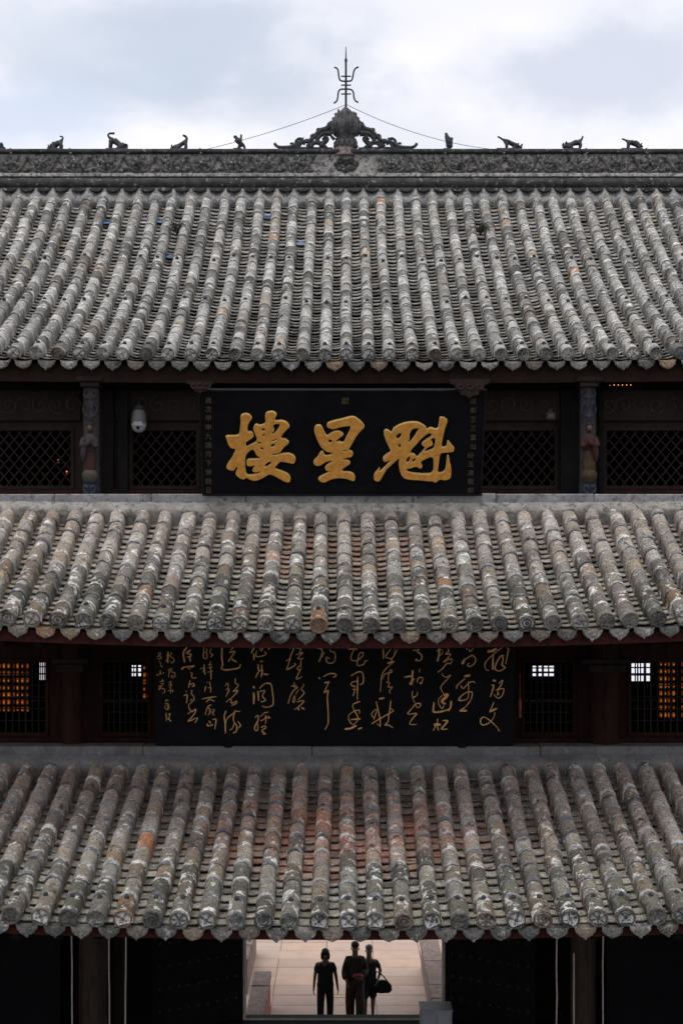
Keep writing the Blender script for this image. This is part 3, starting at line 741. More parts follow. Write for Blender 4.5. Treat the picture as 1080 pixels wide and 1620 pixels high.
def painted_pillar(px, robe, skirt, flip):
    d = 17.78; x = WX(px, d); r = 13*d/F; b = MB()
    b.lathe([(r*1.05, WZ(793,d)), (r*1.05, WZ(770,d)), (r, WZ(765,d)), (r*.96, WZ(598,d))], 18, 0, Matrix.Translation((x, d, 0)))
    p = b.obj('pillar', M_pillar, T, 40)
    def Q(py): return WZ(py, d)
    f = d - r
    b = MB(); b.lathe([(.085,Q(786)),(.10,Q(778)),(.105,Q(768)),(.08,Q(762))], 14, 0, Matrix.Translation((x,d-.03,0))); b.obj('blue_cloud_base', M_blue, p, 40)
    b = MB()
    for s_ in (-1, 1): b.tube(smoothline([(x+s_*.02,f-.05,Q(782)),(x+s_*.07,f-.03,Q(776)),(x+s_*.06,f-.05,Q(769)),(x+s_*.02,f-.06,Q(772))],3), .009, 6)
    b.obj('cloud_scroll', M_cream, p, 40)
    b = MB(); b.lathe([(.055,Q(764)),(.10,Q(757)),(.105,Q(750)),(.07,Q(744))], 14, 0, Matrix.Translation((x,f+.01,0)), sy=.8); b.obj('robe_hem', M_cream if not flip else M_ochre, p, 40)
    b = MB(); b.lathe([(.068,Q(746)),(.082,Q(735)),(.072,Q(718)),(.05,Q(712))], 14, 0, Matrix.Translation((x,f+.005,0)), sy=.8); b.obj('skirt', skirt, p, 40)
    b = MB(); b.lathe([(.055,Q(716)),(.085,Q(706)),(.088,Q(696)),(.06,Q(689)),(.025,Q(686))], 14, 0, Matrix.Translation((x,f,0)), sy=.75)
    s_ = -1 if flip else 1
    b.tube(smoothline([(x-s_*.07,f-.02,Q(694)),(x-s_*.09,f-.06,Q(706)),(x-s_*.02,f-.10,Q(704)),(x+s_*.02,f-.09,Q(698))],3), [.034]*9+[.03], 8)
    b.tube(smoothline([(x-s_*.05,f-.07,Q(704)),(x-s_*.075,f-.06,Q(720)),(x-s_*.07,f-.03,Q(732))],3), [.03,.036,.04,.036,.03,.024,.012], 8)
    b.tube(smoothline([(x+s_*.07,f-.02,Q(694)),(x+s_*.085,f-.05,Q(708)),(x+s_*.03,f-.09,Q(702))],3), .03, 8); b.obj('robe', robe, p, 40)
    b = MB(); b.ball((x, f-.025, Q(679)), .038, .036, .047, 8); b.ball((x, f-.062, Q(680)), .008, .01, .012, 6); b.obj('face', M_skin_c, p, 40)
    b = MB(); b.ball((x, f-.008, Q(674)), .044, .04, .045, 8); b.ball((x, f-.0, Q(667)), .022, .022, .026, 7); b.obj('hair', M_hair, p, 40)
    b = MB()
    for s_ in (-1, 1):
        b.tube(smoothline([(x+s_*.015,f-.015,Q(662)),(x+s_*.07,f+.0,Q(656)),(x+s_*.085,f+.01,Q(646)),(x+s_*.04,f-.012,Q(640)),(x+s_*.03,f-.014,Q(648))],3), .011, 6)
        b.tube(smoothline([(x+s_*.02,f-.015,Q(632)),(x+s_*.08,f+.01,Q(626)),(x+s_*.05,f-.01,Q(618))],3), .011, 6)
    b.obj('painted_scroll', M_mauve if not flip else M_blue, p, 40)
    b = MB(); b.bbox(x-.17,x+.17,d-.16,d+.12,Q(606),Q(598),.01); b.bbox(x-.12,x+.12,d-.14,d+.12,Q(614),Q(606)-.002,.01); b.obj('capital', M_wood, p)
    return p
o = painted_pillar(145, M_mauve, M_maroon, False); o['label'] = 'painted pillar with carved robed figure in mauve and maroon'
o = painted_pillar(929, M_maroon, M_ochre, True); o['label'] = 'painted pillar with carved figure in maroon and ochre over blue base'

# ---- coping at the head of each skirt roof
def coping(rf, pyt, d, mat_w, mat_c, pieces, wob, parent, xr=5.6):
    rng = random.Random(5+rf.k)
    M0 = rf.frame(0, rf.len-.22, .15).translation; M1 = rf.frame(0, rf.len, .20).translation
    b = MB(); n = 240; vs = []; rows_ = 5
    for i in range(n+1):
        x = -xr + 2*xr*i/n
        u = (x - {2: WX(545,15.0), 3: WX(549,14.0)}[rf.k])/DSP
        bump = .5+.5*math.cos(2*math.pi*u)                     # mortar climbs over each row of tubes
        for j in range(rows_+1):
            q = j/rows_
            t = rf.len + (-.10,-.085,-.075,-.05,0,.06)[j] + .012*(1-bump)*(1-q) + rng.uniform(-.008,.008)
            h = (-.04,.07,.15,.178,.192,.212)[j] + .012*bump*(1-q) + rng.uniform(-.007,.007)
            vs.append(rf.frame(x, t, h).translation)
    for j in range(1):
        pass
    w = rows_+1
    fs = [(i*w+j, (i+1)*w+j, (i+1)*w+j+1, i*w+j+1) for i in range(n) for j in range(rows_)]
    b.add(vs, fs); cp = b.obj('mortar_fillet', mat_w, parent, 60)
    zt = WZ(pyt, d); zb = rf.frame(0, rf.len+.05, .208).translation.z
    x = -xr
    while x < xr:
        L_ = rng.uniform(*pieces); x1 = min(xr, x+L_); b = MB(); dz = rng.uniform(-wob, wob); dy_ = rng.uniform(-wob, wob)
        b.bbox(x+.003, x1-.003, d+dy_, d+.34, zb-.08, zt+dz, .012); b.obj('coping_stone', mat_c, parent); x = x1
coping(R2, 781, 17.52, M_mortar, M_cope, (.7, 1.3), .006, roof2)
coping(R3, 1181, 17.25, M_mortar_d, M_mortar_d, (1.8, 3.0), .003, roof3, 5.4)

# ---- main ridge
DR = 22.70
def ZR(py): return WZ(py, DR)
b = MB(); b.box(-7.6, 7.6, DR+.02, DR+.34, ZR(312), ZR(243)); ridge = b.obj('ridge', M_ridge_pale, T); ridge['label'] = 'long ridge wall with carved flowers along the roof top'
b = MB(); b.bbox(-7.6, 7.6, DR-.07, DR+.43, ZR(242.5), ZR(237), .012); b.obj('ridge_cap', M_ridge, ridge)
b = MB(); b.bbox(-7.6, 7.6, DR-.07, DR+.018, ZR(281), ZR(275.5), .008); b.obj('ridge_ledge', M_ridge_pale, ridge)
pr = [(DR+.0 - .095*math.sin(math.pi*k/10), ZR(290) + .092*math.cos(math.pi*k/10)) for k in range(11)] + [(DR+.018, ZR(299)), (DR+.018, ZR(281.3))]
b = MB(); n = len(pr); vs = [(-7.6, y, z) for y, z in pr] + [(7.6, y, z) for y, z in pr]
b.add(vs, [tuple(range(n)), tuple(range(2*n-1, n-1, -1))] + [(k, (k+1)%n, n+(k+1)%n, n+k) for k in range(n)]); b.obj('ridge_moulding', M_ridge, ridge, 30)
b = MB(); b.box(-7.6, 7.6, DR-.03, DR+.018, ZR(303), ZR(299.4)); b.obj('ridge_foot', M_ridge, ridge)
# half-round tile ends under the moulding
b = MB(); pts = [(.115*math.cos(math.pi*k/8), -.06*math.sin(math.pi*k/8)) for k in range(9)]; b.prism(pts, -.02, .05); hr = b.mesh('half_round_tile', M_ridge)
for i in range(-26, 27):
    o = link('half_round_tile', hr, ridge); o.location = (WX(547,17.6)+i*DSP+.14, DR-.11, ZR(300))
rng = random.Random(3); vs = []; nX = 560
for i in range(nX+1):
    x = -7.5 + 15*i/nX; u = (x-WX(547,17.6))/DSP; bump = .5+.5*math.cos(2*math.pi*u)
    for j in range(6):
        q = j/5; t = R1.len + (-.36,-.345,-.30,-.20,-.09,.05)[j] + .10*(1-bump)*(1-q) + rng.uniform(-.01,.01); h = (-.02,.08,.15,.175,.19,.20)[j]*(.6+.4*bump if j else 1) + rng.uniform(-.014,.014)
        vs.append(R1.frame(x, t, h).translation)
b = MB(); b.add(vs, [(i*6+j, (i+1)*6+j, (i+1)*6+j+1, i*6+j+1) for i in range(nX) for j in range(5)]); b.obj('mortar_fillet', rough_mat('ridge_mortar', (.20,.20,.20), (.42,.415,.40), 9, (.07,.07,.07), .56, .8), ridge, 60)

def flower(kind, rng):
    b = MB(); m = (7, 8, 6)[kind]
    for ring_, (r0, w, tilt, nn) in enumerate(((.098,.066,.3,m), (.052,.050,.7,m-2))):
        for k in range(nn):
            a = 2*math.pi*k/nn + ring_*.4; c = (r0*math.cos(a)*1.15, -.03-.025*ring_, r0*math.sin(a)*.95)
            M = Matrix.Translation(c) @ Matrix.Rotation(-a, 4, 'Y') @ Matrix.Rotation(tilt, 4, 'Z') @ Matrix.Diagonal((w, .040, w*.72, 1))
            prof = [(max(1e-3, math.sin(math.pi*i/5)), -math.cos(math.pi*i/5)) for i in range(6)]
            b.lathe(prof, 7, 0, M)
    b.ball((0, -.09, 0), .036, .036, .036, 6)
    return b.mesh('carved_flower', M_carve, 50)
def vine(kind, rng):
    b = MB(); sgn = 1
    p = [(-.27, -.01, sgn*.10), (-.19, -.03, sgn*.02), (-.13, -.035, -sgn*.09), (0, -.03, -sgn*.135), (.13, -.035, -sgn*.09), (.19, -.03, sgn*.02), (.26, -.01, sgn*.10)]
    b.tube(smoothline(p, 4), .026, 6)
    p2 = [(x, y-.006, z+sgn*.05) for x, y, z in p[1:-1]]; b.tube(smoothline(p2, 4), .012, 6)
    b.ball((-.235, -.03, -sgn*.085), .055, .04, .03, 6); b.ball((.215, -.035, -sgn*.115), .05, .035, .026, 6)
    b.ball((.25, -.04, sgn*.105), .035, .04, .035, 6)
    return b.mesh('carved_vine', M_carve, 50)
rng = random.Random(11)
fl = [flower(k, rng) for k in range(3)]; vn = [vine(k, rng) for k in range(2)]
zc = ZR(259.5); k = 0; x = -5.98
while x < 6.1:
    if abs(x - WX(547, DR)) > .3:
        o = link('carved_flower', rng.choice(fl), ridge); o.location = (x+U(-.02,.02), DR+.01, zc+U(-.012,.012)); o.rotation_euler = (0, U(-1,1), 0); s_ = U(.9,1.12); o.scale = (s_, 1, s_)
        o = link('carved_vine', vn[k % 2], ridge); o.location = (x+U(-.02,.02), DR+.012, zc)
    k += 1; x += .52
# mask-like carving in the middle of the ridge
b = MB(); xm = WX(547, DR)
for (dx, dz, r0) in ((-.09,.05,.06),(.09,.05,.06),(0,.03,.06),(-.10,-.06,.06),(.10,-.06,.06),(0,-.09,.07),(-.16,.0,.045),(.16,.0,.045)): b.ball((xm+dx, DR+.012, zc+dz), r0, .036, r0*.9, 7)
b.obj('carved_mask', M_ridge, ridge, 50)
# ------------------------------------------------------------------ lettered boards
class Board:
    """an upright board leaning forward; lettering is drawn on its own plane"""
    def __init__(s, corners_px, d_bot, d_top, py_bot, py_top):
        s.A = W(*corners_px[0], d_bot); s.db, s.dt, s.pb, s.pt = d_bot, d_top, py_bot, py_top
        zb, zt = WZ(py_bot, d_bot), WZ(py_top, d_top)
        s.o = Vector((0, d_bot, zb)); s.v = Vector((0, d_top-d_bot, zt-zb)).normalized(); s.n = Vector((0, -s.v.z, s.v.y))
        s.h = math.hypot(d_top-d_bot, zt-zb)
        s.M = Matrix((Vector((1,0,0)), s.v, s.n)).transposed().to_4x4(); s.M.translation = s.o
    def uv(s, px, py):
        r = Vector(((px-AX)/F, 1.0, -(py-AY)/F)); c = Vector((0,0,ZC))
        q = (s.o - c).dot(s.n)/r.dot(s.n); p = c + r*q - s.o
        return p.x, p.dot(s.v)
def ribbon(mb, pts, w, z0, th=.004, taper=True):
    """brush stroke on the board plane: flat strip with thickness, thin at its ends"""
    P = smoothline(pts, 4) if len(pts) > 2 else [(pts[0][0]+(pts[1][0]-pts[0][0])*t, pts[0][1]+(pts[1][1]-pts[0][1])*t) for t in (0,.25,.5,.75,1)]
    n = len(P); vs = []
    for i, (x, y) in enumerate(P):
        a = P[max(i-1,0)]; c = P[min(i+1,n-1)]; dx, dy = c[0]-a[0], c[1]-a[1]; l = math.hypot(dx, dy) or 1
        u = i/(n-1); k = 1.0
        if taper: k = .62 + .38*math.sin(math.pi*min(1, max(0, .12+.8*u))) if n > 4 else 1
        k *= 1 + .14*math.sin(7*u + x*40)
        hw = w/2*k; nx, ny = -dy/l*hw, dx/l*hw
        vs += [(x+nx, y+ny, z0), (x-nx, y-ny, z0), (x-nx*.6, y-ny*.6, z0+th), (x+nx*.6, y+ny*.6, z0+th)]
    fs = []
    for i in range(n-1):
        for k in range(4): fs.append((i*4+k, i*4+(k+1)%4, (i+1)*4+(k+1)%4, (i+1)*4+k))
    fs += [(0,1,2,3), ((n-1)*4+3,(n-1)*4+2,(n-1)*4+1,(n-1)*4)]
    mb.add(vs, fs)
def pp(s): return [tuple(float(q) for q in a.split(',')) for a in s.split()]

# great name board of the upper storey
BU = Board([(322, 783)], 17.42, 16.86, 783, 618)
bu = thing('name_board', 'large black name board with three big gold characters under the main eave', 'plaque')
ul = BU.uv(318, 618); ur = BU.uv(764, 618); ll = BU.uv(322, 783); lr = BU.uv(754, 783)
x0, x1, y1 = ll[0]-.0, lr[0]+.05, ul[1]
def onboard(o, B): o.matrix_local = B.M; return o
b = MB(); b.bbox(x0, x1, 0, y1, -.05, 0, .008); onboard(b.obj('panel', M_black, bu), BU)
M_frame = rough_mat('dark_board_frame', (.009,.008,.009), (.015,.013,.014), 6, None, .6, .2, rough=.65, spec=.08)
for (a0, a1, c0, c1) in ((x0-.012, x0+.012, -.01, y1+.01), (x1-.012, x1+.012, -.01, y1+.01), (x0+.014, x1-.014, y1-.012, y1+.012), (x0+.014, x1-.014, -.012, .012)):
    b = MB(); b.bbox(a0, a1, c0, c1, -.06, .014, .005); onboard(b.obj('frame', M_frame, bu), BU)

big = {
 'lou': ((345, 635, 8.308), [
  "290,190 310,155 350,143 390,143 430,165 455,205 440,230 415,260 400,300 390,350 395,385 430,375 460,390 478,440 465,460 440,480 400,505 370,525 370,580 400,565 440,545 480,522 505,510 510,475 490,420 465,370 462,330 480,290 510,278 550,300 590,285 625,265 620,220 615,170 630,130 680,113 730,113 770,140 778,170 755,205 745,235 790,235 840,232 890,245 925,275 950,320 920,345 890,375 855,415 825,468 870,472 905,485 942,522 920,550 880,580 850,615 820,660 780,675 720,672 710,690 770,685 830,670 900,662 960,670 1000,695 1025,730 1020,770 1000,808 950,800 880,785 820,775 790,810 745,860 790,880 850,900 910,925 945,960 962,1010 935,1058 880,1045 800,1000 740,965 680,942 640,965 580,1000 520,1028 460,1030 410,1010 375,985 365,1005 320,1015 280,990 235,955 230,905 255,880 250,835 235,870 215,895 180,900 140,885 105,860 120,810 165,750 200,690 235,605 190,612 150,580 125,530 115,485 92,440 130,430 200,435 275,425 285,370 290,310 300,250",
  "366,700 400,655 455,612 480,640 500,690 535,718 575,718 540,735 450,738 385,742 370,770 372,810 395,842 440,840 488,825 468,855 443,895 470,918 520,922 565,900 530,932 460,945 385,952 366,900 360,800",
  "725,300 770,280 815,290 800,320 770,370 740,405 705,412 750,370 735,330", "700,560 730,545 745,550 725,575 705,578", "610,840 640,800 680,778 705,785 670,820 640,840",
  "560,600 575,590 592,605 580,618", "515,520 540,520 580,530 545,545", "575,352 600,342 620,355 600,368", "590,430 605,418 612,432 598,440", "705,500 770,482 775,490 715,505"]),
 'xing': ((485, 645, 10.8), [
  "335,310 345,250 380,225 480,195 600,170 700,140 775,125 830,135 900,185 960,240 1000,310 950,355 890,420 840,490 800,560 760,630 712,705 770,715 805,760 770,830 700,835 600,868 680,862 730,885 755,930 710,965 650,1000 590,1062 660,1072 740,1075 800,1100 835,1150 822,1240 760,1230 680,1195 580,1185 480,1190 400,1215 320,1258 260,1260 210,1230 188,1190 230,1150 310,1110 400,1070 350,1065 310,1030 310,985 360,940 440,890 360,895 290,935 230,975 160,980 110,930 120,875 180,830 215,760 250,715 290,725 310,795 370,790 445,765 400,745 340,738 280,695 230,640 185,550 145,450 122,370 135,300 180,270 240,270 275,320 310,400 345,460 380,435 440,395 500,372 570,378 610,405 645,440 600,480 550,510 490,565 540,550 590,560 620,575 650,530 690,440 730,370 755,295 680,300 600,310 530,330 450,355 400,340",
  "370,525 425,535 435,545 405,580 385,570", "610,715 650,705 690,715 650,725"]),
 'kui': ((580, 645, 7.2), [
  "288,240 300,220 350,185 430,155 500,145 570,145 630,170 670,200 690,235 705,210 740,212 800,235 815,170 820,110 835,90 880,95 925,130 905,180 885,240 865,330 845,435 900,430 905,390 915,350 945,380 975,425 1000,445 985,495 930,498 835,505 825,560 815,640 805,730 860,720 890,690 900,600 905,520 935,525 945,620 960,650 960,780 930,805 880,818 830,805 800,825 780,850 750,825 700,828 600,815 500,810 430,800 390,760 365,690 355,620 370,560 320,605 270,650 220,700 180,770 150,825 110,832 70,800 80,740 125,690 150,660 140,715 170,690 220,640 270,580 240,595 200,612 175,580 185,545 230,510 270,490 250,440 215,370 190,300 190,250 215,230 250,240 280,270",
  "610,605 660,575 750,540 755,640 748,735 640,738 540,730 470,715 440,690 500,680 560,655 610,690 635,660 625,630",
  "505,465 560,410 620,340 680,290 715,275 740,300 700,330 650,360 615,390 625,420 660,440 640,470 600,510 565,550 555,520 530,505 500,510",
  "725,345 770,330 775,370 765,430 740,460 640,490 690,440 745,420 755,390", "485,300 505,245 540,225 590,222 560,270 520,340 465,390 490,345",
  "335,300 390,270 385,310 355,345 335,330", "360,405 380,410 375,440 368,430", "450,580 485,545 480,580 460,605", "520,580 550,565 540,590 525,600"])}
M_gold_lit = gold_mat('lit_edge_gold', (.70,.44,.14), (.82,.56,.22))  # paler gold paints in the light that bevels and sides catch
for key, ((ox, oy, sc_), loops) in big.items():
    cu = bpy.data.curves.new('gold_character', 'CURVE'); cu.dimensions = '2D'; cu.fill_mode = 'BOTH'
    for s_ in loops:
        raw = pp(s_)
        if s_ is not loops[0]:                # cut the counters a little wider than the soft photograph shows
            mx_ = sum(p[0] for p in raw)/len(raw); my_ = sum(p[1] for p in raw)/len(raw); kk = 1.3 if max(p[0] for p in raw)-min(p[0] for p in raw) < 6*sc_ else 1.0
            raw = [(mx_+(x-mx_)*kk, my_+(y-my_)*kk) for x, y in raw]
        q = [BU.uv(ox + x/sc_, oy + y/sc_) for x, y in raw]
        # round the traced corners a little (closed Chaikin)
        for _ in range(2):
            n = len(q); q = [p for i in range(n) for p in ((q[i][0]*.75+q[(i+1)%n][0]*.25, q[i][1]*.75+q[(i+1)%n][1]*.25), (q[i][0]*.25+q[(i+1)%n][0]*.75, q[i][1]*.25+q[(i+1)%n][1]*.75))]
        sp = cu.splines.new('POLY'); sp.points.add(len(q)-1); sp.use_cyclic_u = True
        for pt, (x, y) in zip(sp.points, q): pt.co = (x, y, 0, 1)
    cu.extrude = .020; cu.bevel_depth = .0075; cu.bevel_resolution = 2; cu.offset = -.0115
    tmp = bpy.data.objects.new('t', cu); COL.objects.link(tmp)
    me = bpy.data.meshes.new_from_object(tmp.evaluated_get(bpy.context.evaluated_depsgraph_get())); bpy.data.objects.remove(tmp)
    me.materials.clear(); me.materials.append(M_gold); me.materials.append(M_gold_lit); me.name = 'gold_character'
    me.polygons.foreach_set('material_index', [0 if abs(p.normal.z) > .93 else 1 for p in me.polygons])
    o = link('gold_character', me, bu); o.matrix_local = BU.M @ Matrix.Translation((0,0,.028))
def column(text, px, py0, py1, size_px, B, parent, mat, z=.002):
    n = len(text)
    for i, ch in enumerate(text):
        if ch == ' ': continue
        cu = bpy.data.curves.new('small_character', 'FONT'); cu.body = ch; cu.align_x = 'CENTER'; cu.align_y = 'CENTER'
        a = B.uv(px, py0 + (py1-py0)*i/max(1,n-1)); e_ = B.uv(px+size_px, py0 + (py1-py0)*i/max(1,n-1))
        cu.size = (e_[0]-a[0])*1.05; cu.extrude = .0015
        tmp = bpy.data.objects.new('t', cu); COL.objects.link(tmp)
        me = bpy.data.meshes.new_from_object(tmp.evaluated_get(bpy.context.evaluated_depsgraph_get())); bpy.data.objects.remove(tmp)
        me.materials.clear(); me.materials.append(mat); me.name = 'small_character'; o = link('small_character', me, parent); o.matrix_local = B.M @ Matrix.Translation((a[0], a[1], z+.0016))
column('歲次甲申九陽月下澣穀旦', 330, 634, 776, 10.5, BU, bu, M_gold3)
column('成都王三富仙', 748, 635, 707, 10, BU, bu, M_gold3)
column('段玉清敬叙', 744, 721, 776, 10, BU, bu, M_gold3)
column('獻', 546, 635, 636, 12, BU, bu, M_gold3)

# carved brackets that hold the board at its top corners
def bracket(px, py, w, label):
    d = 16.80; x = WX(px, d); z = WZ(py, d); s_ = w/2*d/F
    t = thing('carved_bracket', label, 'bracket', None, (x, d, z)); b = MB()
    o_ = [(-1,.42),(-.9,.2),(-.72,.15),(-.66,-.05),(-.5,-.12),(-.4,-.34),(-.18,-.36),(0,-.5),(.18,-.36),(.4,-.34),(.5,-.12),(.66,-.05),(.72,.15),(.9,.2),(1,.42)]
    b.prism([(p*s_, q*s_) for p, q in o_], -.03, .05); b.obj('body', M_wood, t)
    for k in (-1, 0, 1):
        q = [(k*.45*s_ + .008*i*math.cos(i*.9), -.035, .1*s_ + .008*i*math.sin(i*.9)) for i in range(1, 8)]
        b = MB(); b.tube(smoothline(q, 2), .009, 5); b.obj('carved_scroll', M_maroon, t)
bracket(742, 614, 66, 'dark red carved bracket above the right end of the name board')
bracket(317, 612, 44, 'dark carved bracket above the left end of the name board')

